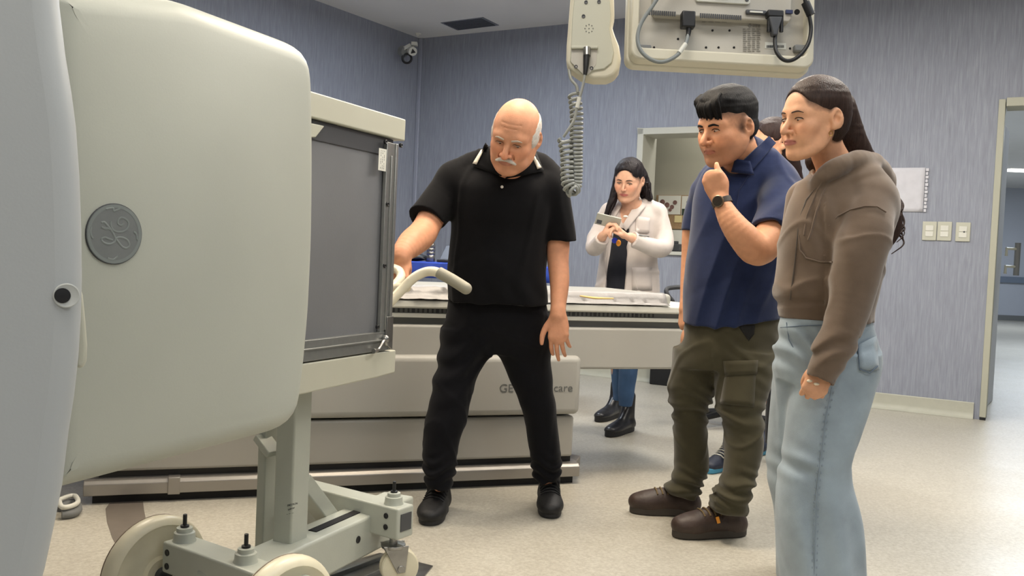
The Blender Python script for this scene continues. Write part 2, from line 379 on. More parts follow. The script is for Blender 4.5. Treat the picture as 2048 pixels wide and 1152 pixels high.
# shell built as a slightly bulging rounded slab
def slab(pts, n, depth, rnd, bulge, name, m, parent):
    """closed outline pts, rounded edge toward n, flat back"""
    N = len(pts); c = sum(pts, V3((0, 0, 0)))/N
    rings = []
    for k in range(9):
        a = k/8*math.pi/2; ins = rnd*(1-math.sin(a)); out = rnd*(math.cos(a))
        rings.append((out*0+rnd*(1-math.cos(a)), rnd*(1-math.sin(a))))
    vs = []; fs = []
    # inward direction per vertex
    inn = []
    for i, p in enumerate(pts):
        t = (pts[(i+1) % N]-pts[i-1]).normalized(); q = n.cross(t).normalized()
        if q.dot(c-p) < 0: q = -q
        inn.append(q)
    layers = [(-depth, rnd*.6), (-depth+.03, 0.0), (-rnd, 0.0)]
    layers = [(-depth, rnd*.6, 0), (-depth+.03, 0, 0)] + [(-rnd+rnd*math.sin(a), rnd*(1-math.cos(a)), 0) for a in [k/8*math.pi/2 for k in range(9)]]
    for (off, ins, _) in layers:
        for p, q in zip(pts, inn): vs.append(p+n*off+q*ins)
    L = len(layers)
    fr = vs[-N:]
    for s in (.9, .8, .7, .6, .5, .4, .3, .2, .1):
        for p in fr: vs.append(c+(p-c)*s)
        L += 1
    us = [(p-c).dot(hu) for p in pts]; zs_ = [(p-c).z for p in pts]; ua, za = max(map(abs, us)), max(map(abs, zs_))
    vs = [v + n*bulge*(math.cos(math.pi/2*min(1, abs((v-c).dot(hu))/ua*.95))*math.cos(math.pi/2*min(1, abs((v-c).z)/za*.95)) if k >= 2*N else 0) for k, v in enumerate(vs)]
    for k in range(L-1):
        fs += [[k*N+i, k*N+(i+1) % N, (k+1)*N+(i+1) % N, (k+1)*N+i] for i in range(N)]
    fs += [list(range(N))[::-1], [(L-1)*N+i for i in range(N)]]
    return MB().add(vs, fs).build(name, m, parent, angle=60)
# resample outline finely so the rim is smooth
def resample(pts, n):
    out = []; m = len(pts)
    for i in range(m):
        p0, p1, p2, p3 = pts[i-1], pts[i], pts[(i+1) % m], pts[(i+2) % m]
        k = max(1, min(n, int((p2-p1).length/.02)))
        for j in range(k):
            t = j/k; out.append(p1.lerp(p2, t))
    # light smoothing
    for _ in range(2): out = [(out[i-1]+out[i]*2+out[(i+1) % len(out)])/4 for i in range(len(out))]
    return out
rp = resample(pts, 40)
shell_o = slab([p-hn*.0 for p in rp], hn, .20, .045, .03, 'shell', M['detector'], hd)
# emblem
from mathutils.bvhtree import BVHTree
bt_ = BVHTree.FromPolygons([v.co+ORG[hd.name] for v in shell_o.data.vertices], [list(p.vertices) for p in shell_o.data.polygons])
def onshell(x, y): return bt_.ray_cast(Vector((0, 0, HC)), ray(x, y).normalized())[0]
lc = onshell(228, 468); hu = (onshell(280, 468)-onshell(176, 468)).normalized(); ev_ = (onshell(228, 410)-onshell(228, 526)).normalized()
hn = hu.cross(ev_).normalized()
if hn.y > 0: hn = -hn
EV = hn.cross(hu).normalized()
if EV.z < 0: EV = -EV
hr = (PL(284, 468, lc, hn)-PL(172, 468, lc, hn)).length/2; vr = (PL(228, 407, lc, hn)-PL(228, 529, lc, hn)).length/2
rr_ = (hr+vr)/2
em = MB()
def disc(bm, c, n, rad_u, rad_v, t, N=48, z0=-.012):
    vs = [c+hu*rad_u*math.cos(2*math.pi*i/N)+EV*rad_v*math.sin(2*math.pi*i/N)+n*z0 for i in range(N)]
    bm.prism(vs, n*t)
disc(em, lc, hn, hr, vr, .0138); eo = em.build('emblem_rim', M['darkgrey'], hd)
em = MB(); disc(em, lc, hn, hr*.98, vr*.98, .0145); eo = em.build('emblem', M['logo'], hd)
em = MB(); N = 48
vs = []; fs = []
for k, (r0) in enumerate((.965, .86)):
    vs += [lc+hn*.0028+hu*hr*r0*math.cos(2*math.pi*i/N)+EV*vr*r0*math.sin(2*math.pi*i/N) for i in range(N)]
fs = [[i, (i+1) % N, N+(i+1) % N, N+i] for i in range(N)]
em.add(vs, fs).build('emblem_ring', M['logol'], hd)
def lp(x, y): return PL(160+x/8.23, 400+y/8.23, lc+hn*.0028, hn)
strokes = [
 [(350, 370), (400, 365), (440, 400), (480, 450), (520, 500), (560, 570), (590, 630), (640, 700), (700, 770), (770, 790), (815, 745), (790, 670), (720, 625), (640, 615), (590, 640), (570, 690), (520, 720), (440, 720), (380, 690), (355, 640), (410, 615), (480, 640), (540, 660)],
 [(510, 350), (515, 430), (560, 500), (640, 525), (730, 510), (790, 450), (800, 370), (750, 310), (680, 290), (630, 330), (630, 390), (680, 415), (720, 385)],
 [(350, 440), (410, 470), (460, 470), (500, 480)],
 [(185, 440), (175, 520), (190, 590), (215, 630)], [(880, 520), (930, 560), (940, 650)], [(430, 150), (540, 130), (560, 180), (660, 140)], [(450, 955), (540, 985), (600, 950), (620, 920)]]
em = MB()
for st in strokes: em.tube([lp(*q) for q in st], .0017, n=6, smooth=5, flat=(tuple(hn), .25))
em.build('emblem_lettering', M['logol'], hd)

# ---- collimator cart
cart = thing('collimator_cart', (-.60, 2.55, 0), 'cream steel collimator trolley with big nylon wheels and a post', 'cart')
CM = M['cart']
WA = V3((-.92, 2.37, 0)); WB = V3((-.53, 2.11, 0))
ax = (WB-WA).normalized(); fw = V3((-ax.y, ax.x, 0))
if fw.y < 0: fw = -fw
nb = (Z(325, 1072, .255)+V3((0, 0, 0))); nbr = Z(520, 1150, .255)
ax = (nbr-nb); ax.normalize(); fw = V3((-ax.y, ax.x, 0))
# near cross beam: left end face at nb
BL = Z(352, 1075, .25); BR = Z(568, 1150, .25)
cdir = (BR-BL).normalized(); fw = V3((-cdir.y, cdir.x, 0))
L0 = V3((BL.x, BL.y, 0))
nearb = MB(); a = L0+UP*.20; bb = L0+cdir*.40+UP*.20
nearb.prism([L0+UP*.25-fw*.04, L0+cdir*.50+UP*.25-fw*.04, L0+cdir*.50+UP*.12-fw*.04, L0+cdir*.16+UP*.12-fw*.04, L0+cdir*.10+UP*.17-fw*.04, L0+UP*.17-fw*.04], fw*.08)
nearb.build('cross_beam', CM, cart, bevel=.006)
def boltstud(c, rb=.026):
    m = MB(); m.lathe(c, UP, [(0, rb*1.15), (.006, rb*1.05), (.022, rb), (.024, rb*.78), (.034, rb*.76), (.035, rb*.5)], 28)
    o = m.build('boss', CM, cart)
    m = MB(); m.lathe(c+UP*.034, UP, [(0, rb*.42), (.006, rb*.42), (.007, .0052), (.034, .0052), (.035, .003)], 6 if False else 16)
    b_ = m.build('stud', M['black'], cart)
boltstud(L0+cdir*.035+UP*.25); boltstud(L0+cdir*.275+UP*.25)
def screw(c, n, r=.0085, parent=cart):
    m = MB(); m.lathe(c, n, [(-.001, r), (.001, r), (.0015, r*.8), (.0006, r*.6), (.0002, r*.2)], 16); m.build('screw', M['black'], parent)
for t, z in ((.012, .225), (.012, .190), (.255, .195), (.255, .16)): screw(L0+cdir*(t+.01)-fw*.041+UP*z, -fw)
# wheels
def wheel(c, axis, r, w, parent, name='wheel'):
    m = MB(); m.lathe(c-axis*w/2, axis, [(0, r*.15), (0, r*.28), (w*.2, r*.32), (w*.15, r*.80), (0, r*.86), (w*.08, r*.95), (w*.3, r*.99), (w*.45, r), (w*.55, r), (w*.7, r*.99), (w*.92, r*.95), (w, r*.86), (w*.85, r*.80), (w*.8, r*.32), (w, r*.28), (w, r*.15)], 48)
    o = m.build(name, M['nylon'], parent, angle=50)
    y_ = axis.cross(UP).normalized(); m = MB(); m.tube([c-axis*w*.22+(UP*math.cos(a)+y_*math.sin(a))*r*.984 for a in [2*math.pi*k/64 for k in range(65)]], .0022, n=6, smooth=1); m.build('tread_line', M['tyre'], o)
    m = MB(); m.cyl(c-axis*w*.8, c+axis*w*.8, r*.14); m.build('axle', M['darkgrey'], o)
    return o
wr = .15
wheel(L0-cdir*.055+UP*wr-fw*.02, cdir, wr, .055, cart)
nw = Z(572, 1112, .30); wheel(V3((nw.x, nw.y, wr)), cdir, wr, .055, cart)
m = MB(); m.cyl(L0-cdir*.02+UP*.13-fw*.02, L0+cdir*.36+UP*.13-fw*.02, .02); m.build('axle_tube', M['darkgrey'], cart)
# long beam
ldir = V3((.40, .92, 0)).normalized()
lb0 = Z(560, 1128, .20); lb0.z = 0; lb0 = lb0-ldir*.22
lr0 = Z(640, 1050, .21); 
Lb = MB(); lw = V3((ldir.y, -ldir.x, 0))
c0 = P(580, 1100, 2.44); c0.z = 0
la = c0-ldir*.30; lbb = c0+ldir*.58
Lb.beam(la+UP*.15, lbb+UP*.15, UP, .115, .12); Lb.build('long_beam', CM, cart, bevel=.008)
m = MB(); m.beam(c0+ldir*.10+UP*.211, c0+ldir*.40+UP*.211, UP, .028, .003); m.build('slot', M['dark'], cart)
for t, z in ((.25, .155), (.40, .16), (.425, .135), (.47, .17)): screw(c0+ldir*t+lw*.0585+UP*z, lw, .011 if t < .45 else .008)
# far cross beam with casters
fa = Z(612, 955, .25); fb = Z(806, 1003, .25); fa.z = fb.z = 0
fd = (fb-fa).normalized(); ffw = V3((-fd.y, fd.x, 0))
fe = fb+fd*.045
m = MB()
m.prism([fa-fd*.05+UP*.25, fe+UP*.25, fe+UP*.155, fe-fd*.12+UP*.155, fa+(fb-fa)*.45+UP*.11, fa-fd*.05+UP*.12], ffw*-.075); m.build('cross_beam', CM, cart, bevel=.006)
m = MB(); ec = fe-ffw*.0375+UP*.205+fd*.001; m.box(ec, fd, ffw, UP, .0015, .024, .026); m.build('end_opening', M['darkgrey'], cart)
boltstud(fb-ffw*.0375+UP*.25-fd*.005)
for z in (.222, .188): screw(fb+fd*.0-ffw*.0765+UP*z, -ffw)
def caster(c, ang):
    d = V3((math.cos(ang), math.sin(ang), 0)); w_ = V3((-d.y, d.x, 0)); r = .058
    hub = c - d*.02 + UP*r
    m = MB(); m.lathe(c+UP*.150, UP, [(0, .012), (-.02, .012), (-.022, .038), (-.032, .036), (-.034, .012)][::-1], 24)
    for s in (-1, 1):
        e = w_*.026*s
        m.prism([c+e+UP*.128+d*.035, c+e+UP*.128-d*.042, hub+e-d*.014-UP*.012, hub+e+d*.010-UP*.014], w_*.003*s)
    m.lathe(hub-w_*.032, w_, [(0, .006), (0, .011), (.004, .011), (.006, .008), (.058, .008), (.060, .011), (.064, .011), (.064, .006)], 16)
    fk = m.build('caster_fork', M['steel'], cart, bevel=.0015, seg=2)
    m = MB()
    for s in (-1, 1):
        m.lathe(hub+w_*(.012*s)-w_*.009, w_, [(0, .01), (0, r*.7), (.002, r*.93), (.006, r), (.012, r), (.016, r*.93), (.018, r*.7), (.018, .01)], 36)
    m.build('caster_wheel', M['nylon'], fk)
caster(fb-ffw*.0375, R(200)); caster(fa-ffw*.03+fd*.06, R(250))
# post, brace, thin post
def pcol(px0, px1, ytop, ybot, dpt, dth, name):
    A = P(px0, ybot, dpt); B = P(px1, ybot, dpt); w = (B.x-A.x)
    ctr = V3(((A.x+B.x)/2, dpt, 0)); zt = P(px0, ytop, dpt).z
    m = MB(); m.beam(ctr+UP*.205, ctr+UP*zt, ldir, w*.93, dth); return m.build(name, CM, cart, bevel=.006)
post_c = V3((P(580, 1080, 2.46).x, 2.46, 0)); ptop = 1.36
m = MB(); m.box(post_c+UP*((.2+ptop)/2), lw, ldir, UP, .031, .038, (ptop-.2)/2); m.build('post', CM, cart, bevel=.006)
post2 = V3((P(531, 1080, 2.52).x, 2.52, 0))
m = MB(); m.box(post2+UP*((.13+ptop)/2), lw, ldir, UP, .014, .03, (ptop-.13)/2); m.build('side_rail', CM, cart, bevel=.004)
m = MB(); m.beam(V3(P(522, 872, 2.5)), V3(P(549, 908, 2.47)), -fw, .02, .05); m.build('gusset', CM, cart, bevel=.003)
ba = P(600, 962, 2.56); bb = P(660, 1040, 2.76)
m = MB(); m.beam(ba, bb, UP, .05, .05); m.build('brace', CM, cart, bevel=.004)
# small printed label on the post
pn = -ldir; 
for i, (a1, a2, y1, y2) in enumerate(((575, 597, 1013, 1008), (576, 593, 1021, 1016), (573, 597, 1030, 1025))):
    A = PL(a1, y1, post_c-ldir*.0382, ldir); B = PL(a2, y2, post_c-ldir*.0382, ldir)
    text('post_lettering', ('DIGITRON', 'SUPPORT', '-- --- ---')[i], (B-A).length*.2, A-ldir*.0006, B-A, UP, M['print'], cart, squash=.98)
# collimator carrier arms: top and bottom beams
fr1 = P(812, 240, 2.72); fr0 = P(640, 197, 2.33)
pd = (fr1-fr0); pd.z = 0; pd.normalize(); pn = V3((pd.y, -pd.x, 0))   # plane of the panel, pn toward camera
def pp(x, y, off=0): return PL(x, y, fr1+pn*off, pn)
back = -pn
m = MB(); A0 = pp(812, 239); A1 = pp(812, 283); zt, zb = A0.z, A1.z
L = .53
s0 = V3((A0.x, A0.y, 0))
m.prism([s0+UP*zt, s0+UP*zb, s0-pd*L+UP*zb, s0-pd*L+UP*zt], back*.10); m.build('top_arm', M['cream'], cart, bevel=.004)
B0 = pp(792, 700); B1 = pp(790, 745); s1 = V3((B0.x, B0.y, 0)); yb = pp(640, 796).z
m = MB(); m.prism([s1+UP*B0.z, s1+UP*B1.z, s1-pd*.10+UP*(B1.z-.005), s1-pd*.53+UP*(B1.z-.012), s1-pd*.53+UP*B0.z], back*.12); m.build('bottom_arm', M['cream'], cart, bevel=.004)
m = MB(); m.prism([pp(618, 245, -.005), pp(650, 252, -.005), pp(632, 275, -.005), pp(612, 275, -.005)], back*.08); m.build('corner_gusset', M['cream'], cart, bevel=.003)
# handlebar
HB = M['handle']
m = MB(); D = 2.85
m.tube([P(700, 700, 2.72), P(762, 625, 2.80), P(800, 583, 2.84), P(826, 557, 2.85), P(848, 545, 2.85), P(866, 543, 2.84), P(880, 547, 2.83), P(890, 552, 2.82)], .0155, n=16)
hb = m.build('handlebar', HB, cart)
m = MB(); m.tube([P(878, 545, 2.83), P(905, 560, 2.81), P(932, 577, 2.79)], .0185, n=20); m.ball(P(932, 577, 2.79), .0185); m.build('grip', M['grip'], hb)
m = MB(); m.tube([P(690, 690, 2.85), P(765, 590, 3.0), P(788, 572, 3.04), P(801, 556, 3.07), P(800, 545, 3.09), P(793, 539, 3.11), P(770, 532, 3.15), P(745, 526, 3.18)], .0155, n=16); m.build('handlebar', HB, cart)
m = MB(); m.tube([P(781, 578, 3.01), P(813, 575, 2.87)], .016, n=14, smooth=1); m.build('cross_tube', HB, cart)

# ---- collimator (grey plate in an aluminium tray) held by the cart
col = thing('collimator', tuple(pp(700, 690, -.05)), 'grey rectangular collimator plate in an aluminium frame with dark bolts', 'collimator plate')
off = -.018
def q(x, y, o=off): return pp(x, y, o)
C_tr = q(784, 287); C_br = q(777, 697)
base = V3((C_tr.x, C_tr.y, 0)); ztop = zb-.002; zbot = B0.z+.004
def pc(u, z, o=0): return base-pd*u+UP*z+pn*o     # u = distance from right end
m = MB(); m.prism([pc(.02, ztop-.01), pc(.50, ztop-.01), pc(.50, zbot+.005), pc(.02, zbot+.005)], back*.06); m.build('plate', M['plate'], col, bevel=.002)
m = MB(); m.prism([pc(.0, ztop-.012, .016), pc(.05, ztop-.012, .016), pc(.05, zbot, .016), pc(.0, zbot, .016)], back*.012)
m.prism([pc(-.006, ztop-.012, .02), pc(.006, ztop-.012, .02), pc(.006, zbot, .02), pc(-.006, zbot, .02)], back*.09)
m.prism([pc(.024, ztop-.05, .02), pc(.029, ztop-.05, .02), pc(.029, zbot+.06, .02), pc(.024, zbot+.06, .02)], back*.01)
m.build('side_channel', M['alu'], col, bevel=.0015, seg=2)
m = MB(); m.prism([pc(.0, zbot+.055, .018), pc(.50, zbot+.055, .018), pc(.50, zbot, .018), pc(.0, zbot, .018)], back*.02)
m.prism([pc(.0, zbot+.034, .024), pc(.50, zbot+.034, .024), pc(.50, zbot+.030, .024), pc(.0, zbot+.030, .024)], back*.02)
m.build('bottom_channel', M['alu'], col, bevel=.001, seg=2)
m = MB(); m.prism([pc(.0, ztop, .004), pc(.50, ztop, .004), pc(.50, ztop-.05, .004), pc(.0, ztop-.05, .004)], back*.03); m.build('top_channel', M['darkgrey'], col)
for x, y in ((765, 408), (759, 531), (745, 653), (761, 284), (792, 291)):
    c = q(x, y); c = c+pn*(.020); m = MB(); m.lathe(c, pn, [(-.006, .0065), (.0, .0065), (.001, .005), (-.001, .001)], 14); m.build('bolt', M['black'], col)
m = MB(); m.ball(pc(.035, zbot+.035, .026), .012); m.tube([pc(.03, zbot+.02, .026), pc(.05, zbot+.03, .03), pc(.085, zbot+.008, .034), pc(.11, zbot+.006, .034)], [.007, .006, .005, .008], n=8)
m.prism([pc(-.008, zbot+.10, .024), pc(.025, zbot+.10, .024), pc(.03, zbot+.02, .024), pc(-.008, zbot, .024)], back*.006); m.build('latch', M['steel'], col, bevel=.001, seg=2)
lx = [q(756, 296, 0), q(771, 299, 0), q(769, 343, 0), q(754, 340, 0)]
m = MB(); m.prism([p+pn*.0035 for p in lx], pn*.0006); m.build('rating_label', M['white'], col)
m = MB()
for k in range(3):
    f = .25+.22*k; A = lx[0].lerp(lx[1], f); B = lx[3].lerp(lx[2], f)
    for j in range(9):
        t0 = .08+j*.095; t1 = t0+.05+.03*((j*7+k*3) % 3)/2
        if (j+k) % 4 == 3: continue
        m.prism([A.lerp(B, t0)+pn*.0043, A.lerp(B, t1)+pn*.0043, A.lerp(B, t1)+pn*.0043+pd*.0016, A.lerp(B, t0)+pn*.0043+pd*.0016], pn*.0002)
m.build('label_print', M['print'], col)

# ---- floor tape and metal plates
def tape():
    o = [(222, 1002), (286, 1002), (288, 1020), (292, 1040), (302, 1065), (330, 1100), (380, 1152), (300, 1160), (262, 1125), (240, 1105), (224, 1075), (214, 1045), (211, 1018)]
    p = [Z(x, y, 0)+UP*.0012 for x, y in o]; m = MB(); m.prism(p, UP*-.001); return m.build('floor_marking', mat('grey_marking', (112, 104, 96), .4, noise=.08, nscale=14, spec=.3))
t = tape(); tag(t, 'dark grey curved marking stuck on the floor beside the large nylon wheel', 'floor marking')
pl = [Z(690, 1128, 0), Z(760, 1108, 0), Z(866, 1134, 0), Z(840, 1165, 0), Z(700, 1200, 0), Z(600, 1190, 0), Z(640, 1150, 0)]
fp = thing('floor_dock', tuple(Z(760, 1130, 0)), 'steel docking plate and rails lying on the floor under the trolley caster', 'floor plate')
MB().prism([p+UP*.001 for p in pl], UP*.004).build('base_plate', M['steel'], fp, bevel=.001, seg=2)
m = MB(); m.beam(Z(640, 1160, .01), Z(770, 1112, .01), UP, .02, .016); m.beam(Z(640, 1190, .01), Z(790, 1128, .01), UP, .02, .016); m.build('guide_rail', M['alu'], fp, bevel=.002)

# ---- patient table behind the man
tA = Z(165, 1012); tB = Z(1158, 968)
tu = (tB-tA).normalized(); tn = V3((-tu.y, tu.x, 0)); TL = (tB-tA).length
bed = thing('patient_table', tuple((tA+tB)/2+tn*.35), 'long cream scanner patient table on a metal floor rail, with brand lettering', 'patient table')
def tp(s, z, o=0): return tA+tu*s+UP*z+tn*o
def tbox(m, s0, s1, z0, z1, o0, o1): return m.box(tp((s0+s1)/2, (z0+z1)/2, (o0+o1)/2), tu, tn, UP, (s1-s0)/2, (o1-o0)/2, (z1-z0)/2)
def tz(px, py, o=0):
    p = PL(px, py, tA+tn*o, tn); return (p-tA).dot(tu), p.z
m = MB(); tbox(m, .03, TL-.02, .0, .035, .03, .66); m.build('rubber_skirt', M['blackmat'], bed)
m = MB()
prof = [(0, .035), (0, .078), (.012, .092), (.05, .096), (.09, .096), (.09, .035)]
m.prism([tp(0, z, o) for o, z in prof], tu*TL); m.build('base_rail', M['rail'], bed, bevel=.003)
m = MB(); tbox(m, .30, .345, .030, .0975, -.004, .09); m.build('rail_joint', M['rail'], bed, bevel=.003)
m = MB(); m.prism([tp(TL-.02, .045, .02), tp(TL+.045, .06, .10), tp(TL+.0, .06, .16), tp(TL-.05, .045, .14)], UP*.045); m.build('rail_tip', M['rail'], bed, bevel=.003)
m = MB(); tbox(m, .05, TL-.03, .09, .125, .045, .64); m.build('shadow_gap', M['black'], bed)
sl, zl = tz(900, 838); se, _ = tz(1153, 900)
zmid = tz(1100, 832)[1]
m = MB(); tbox(m, .02, TL-.03, .122, zmid-.006, .02, .66); m.build('lower_panel', M['bed2'], bed, bevel=.012, seg=4)
sx, ztopp = tz(1165, 712, 0)
m = MB(); tbox(m, -.6, sx, zmid+.004, ztopp, -.005, .68); m.build('upper_panel', M['bed'], bed, bevel=.028, seg=5)
# carriage and stacked rails of the table top
ce, _ = tz(1440, 660, .0)
zc0 = tz(1250, 740, -.0)[1]; zc1 = tz(1250, 657)[1]
m = MB(); tbox(m, -.8, ce, zc0, zc1, .02, .66)
m.build('carriage', M['bed'], bed, bevel=.012, seg=4)
zs = [tz(1250, y)[1] for y in (657, 644, 636, 626, 611)]
m = MB(); tbox(m, -.8, ce+.0, zs[0]-.001, zs[1], .05, .64); m.build('lower_groove', M['grey'], bed)
m = MB(); tbox(m, -.8, ce+.01, zs[1], zs[2], .02, .66); m.build('middle_rail', M['white'], bed, bevel=.003)
m = MB(); tbox(m, -.8, ce+.0, zs[2]-.001, zs[3], .03, .65); m.build('scale_strip', M['grey'], bed)
m = MB()
s_a = tz(780, 630)[0]
for k in range(60):
    s = s_a+k*.021
    if s < ce-.02: m.box(tp(s, (zs[2]+zs[3])/2, .029), tu, tn, UP, .004 if k % 5 else .007, .001, (zs[3]-zs[2])*.36)
m.build('scale_marks', M['darkgrey'], bed)
m = MB(); tbox(m, -.8, ce+.02, zs[3], zs[4], .0, .68); m.build('top_rail', M['white'], bed, bevel=.008, seg=4)
zp = zs[4]
pe = tz(1345, 600, .02)[0]
m = MB(); m.prism([tp(-.5, zp, .06), tp(pe+.02, zp, .06), tp(pe-.02, zp, .72), tp(-.5, zp, .72)], UP*.055); m.build('pallet_pad', M['pad'], bed, bevel=.02, seg=5)
# lettering
A = PL(998, 784, tp(0, 0, -.005), tn); B = PL(1143, 780, tp(0, 0, -.005), tn)
LG = mat('lettering_grey', (104, 106, 104), .6); sz_ = (B-A).length/13*1.92
text('brand_lettering', 'GE', sz_, tp((A-tA).dot(tu), A.z, -.0062), tu, UP, LG, bed, squash=1.06)
hl = text('brand_lettering', 'Healthcare', sz_, (0, 0, 0), (1, 0, 0), (0, 1, 0), LG, bed, squash=1.06)
xs_ = [v.co.x for v in hl.data.vertices]; off_ = ORG[bed.name]; wd_ = max(xs_)-min(xs_)
me_ = hl.data; me_.transform(Matrix.Translation(off_)); px0_ = (B-tA).dot(tu)-wd_
mt_ = Matrix(((tu.x, 0, -tn.x, 0), (tu.y, 0, -tn.y, 0), (0, 1, 0, 0), (0, 0, 0, 1))); me_.transform(mt_); me_.transform(Matrix.Translation(tp(px0_, A.z, -.0062)-off_))
# silver sheet draped at the front edge
sheet = MB(); n1 = 60; s0 = tz(778, 600)[0]; s1 = tz(1340, 605)[0]
vs = []; fs = []
rnd = random.Random(3)
prof = [(.10, .0565), (.085, .058), (.065, .058), (.045, .052), (.036, .032), (.030, .012), (-.003, .004)]
for i in range(n1+1):
    s = s0+(s1-s0)*i/n1
    for j, (o, z) in enumerate(prof):
        w = (.004*math.sin(i*1.3+j)+.003*math.sin(i*.47+j*2))*(1 if i < 18 else .35)
        vs.append(tp(s, zp+z+abs(w)*.7, o-abs(w)*1.5))
K = len(prof)
for i in range(n1): fs += [[i*K+j, i*K+j+1, (i+1)*K+j+1, (i+1)*K+j] for j in range(K-1)]
so = sheet.add(vs, fs).build('silver_sheet', M['silver'], None, solid=.0015, angle=60); tag(so, 'crinkled silver sheet folded over the front edge of the patient table', 'sheet')
# yellow strap
ya = tz(1162, 592, .12); m = MB()
yp = [PL(x, y, tp(0, 0, .16), tn) for x, y in ((1163, 593), (1195, 596), (1226, 597))]
yp = [Z(x, y, zp+.066) for x, y in ((1162, 592), (1190, 596), (1226, 597))]
m.tube(yp, [.006, .009, .006], n=8, flat=((0, 0, 1), .5)); yo = m.build('strap', M['yellow']); tag(yo, 'small yellow strap lying on the patient table pad', 'strap')
# cable hook by the gantry foot
ck = MB(); kp = [Z(x, y, .045) for x, y in ((118, 1000), (136, 993), (150, 992), (156, 1003), (146, 1011), (124, 1014))]
ck.tube(kp+[kp[0]], .009, n=10); ko = ck.build('floor_hook', M['white'], angle=60)
kb = None; tag(ko, 'small off-white ring handle low beside the left end of the table rail', 'ring handle')
kb = MB(); kb.tube([p-UP*.028 for p in kp], .016, n=8); x = kb.build('hook_base', M['grey'], ko, angle=60)

# ---- desk with blue cloth, bottle, laptop behind the table
dA = P(775, 560, 5.9); 
dz = P(860, 525, 6.1).z
desk = thing('desk', (P(900, 560, 6.2).x, 6.2, 0), 'plain work desk standing behind the patient table near the left wall corner', 'desk')
x0 = P(735, 540, 6.0).x; x1 = P(1128, 540, 6.0).x
m = MB(); m.aabb((x0, 6.0, dz-.035), (x1, 6.55, dz-.003)); m.build('desk_top', M['grey'], desk, bevel=.003)
for xx in (x0+.04, x1-.04):
    for yy in (6.04, 6.5): m = MB(); m.aabb((xx-.02, yy-.02, 0), (xx+.02, yy+.02, dz-.035)); m.build('leg', M['darkgrey'], desk)
bl = MB(); zlow = P(860, 556, 5.97).z
prof = [(6.50, dz+.002), (6.2, dz+.003), (6.02, dz+.003), (5.985, dz-.004), (5.975, dz-.05), (5.97, zlow)]
vs = []; fs = []; nn = 50
for i in range(nn+1):
    x = x0-.01+(x1-x0+.02)*i/nn
    for j, (y, z) in enumerate(prof): vs.append((x, y-(.006*math.sin(i*.9) if j > 3 else 0), z))
K = len(prof)
for i in range(nn): fs += [[i*K+j, i*K+j+1, (i+1)*K+j+1, (i+1)*K+j] for j in range(K-1)]
bo = bl.add(vs, fs).build('blue_cloth', M['blue'], None, solid=.003, angle=60); tag(bo, 'bright blue cloth covering the desk behind the patient table', 'cloth')
bt = P(861, 524, 6.12); btz = dz+.006; s = 6.12/F
bot_ = thing('water_bottle', (bt.x, 6.12, btz), 'ribbed silver water bottle with a dark cap standing on the blue cloth', 'bottle')
pr = [(0, 8), (1, 9), (12, 9.2), (13, 8.6), (14, 9.2), (19, 9.2), (20, 8.6), (21, 9.2), (26, 9.2), (27, 8.6), (28, 9.2), (33, 9.0), (36, 8.2), (40, 5.5), (41, 4.5)]
m = MB(); m.lathe((bt.x, 6.12, btz), UP, [(a*s, b*s*.95) for a, b in pr], 28); m.build('body', M['steel'], bot_, angle=50)
m = MB(); m.lathe((bt.x, 6.12, btz+41*s), UP, [(0, 5*s), (5*s, 5*s), (7*s, 3.6*s), (9*s, 3*s)], 20); m.build('cap', M['darkgrey'], bot_)
lt = thing('laptop', (P(905, 520, 6.25).x, 6.25, dz+.006), 'open dark laptop on the desk, half hidden behind the old man', 'laptop')
lx0 = P(876, 520, 6.2).x; lx1 = P(935, 520, 6.2).x
m = MB(); m.aabb((lx0, 6.1, dz+.006), (lx1, 6.33, dz+.022)); m.build('keyboard_base', M['black'], lt, bevel=.003)
sc = MB(); hgt = 36*s
sc.prism([(lx0, 6.33, dz+.024), (lx1, 6.33, dz+.024), (lx1+.01, 6.43, dz+hgt), (lx0+.035, 6.43, dz+hgt)], (0, .012, 0)); sc.build('screen', mat('laptop_lid', (38, 44, 60), .45), lt, bevel=.002)
bg = MB(); c = P(826, 521, 6.15); bg.ball((c.x, 6.2, dz+.03), .10, .06, .026); bg.tube([(c.x-.02, 6.14, dz+.02), (c.x+.06, 6.12, dz+.028), (c.x+.10, 6.13, dz+.01)], .006); bo = bg.build('pouch', M['black']); tag(bo, 'low black soft pouch lying on the blue cloth left of the bottle', 'pouch')
# dark bag hidden behind the old man's side, seen between his arm and belly
bb_ = thing('shoulder_bag', (P(1098, 530, 5.8).x, 5.8, 0), 'dark violet bag on a chair seat behind the old man', 'bag') if False else None
# ---- swivel chair + black bin behind the table
chr_ = thing('office_chair', (P(1335, 760, 5.6).x, 5.6, 0), 'black office chair behind the table end, only its curved armrest in view', 'chair')
cx, cy = P(1420, 760, 5.6).x, 5.6
zarm = P(1345, 578, 5.5).z
m = MB(); m.ball((cx+.12, cy+.05, .43), .24, .24, .045); m.build('seat', M['black'], chr_)
m = MB(); m.ball((cx+.17, cy+.28, .72), .21, .03, .20); m.build('backrest', M['black'], chr_)
m = MB(); m.tube([P(1345, 602, 5.45), P(1334, 588, 5.45), P(1334, 578, 5.47), P(1348, 575, 5.5), P(1368, 574, 5.52), P(1390, 574, 5.6)], .014, n=10)
m.tube([P(1345, 602, 5.45), (cx-.16, cy, .55), (cx+.02, cy, .45)], .014, n=10); m.build('armrest', M['darkgrey'], chr_)
m = MB(); m.cyl((cx+.12, cy+.05, .08), (cx+.12, cy+.05, .42), .028)
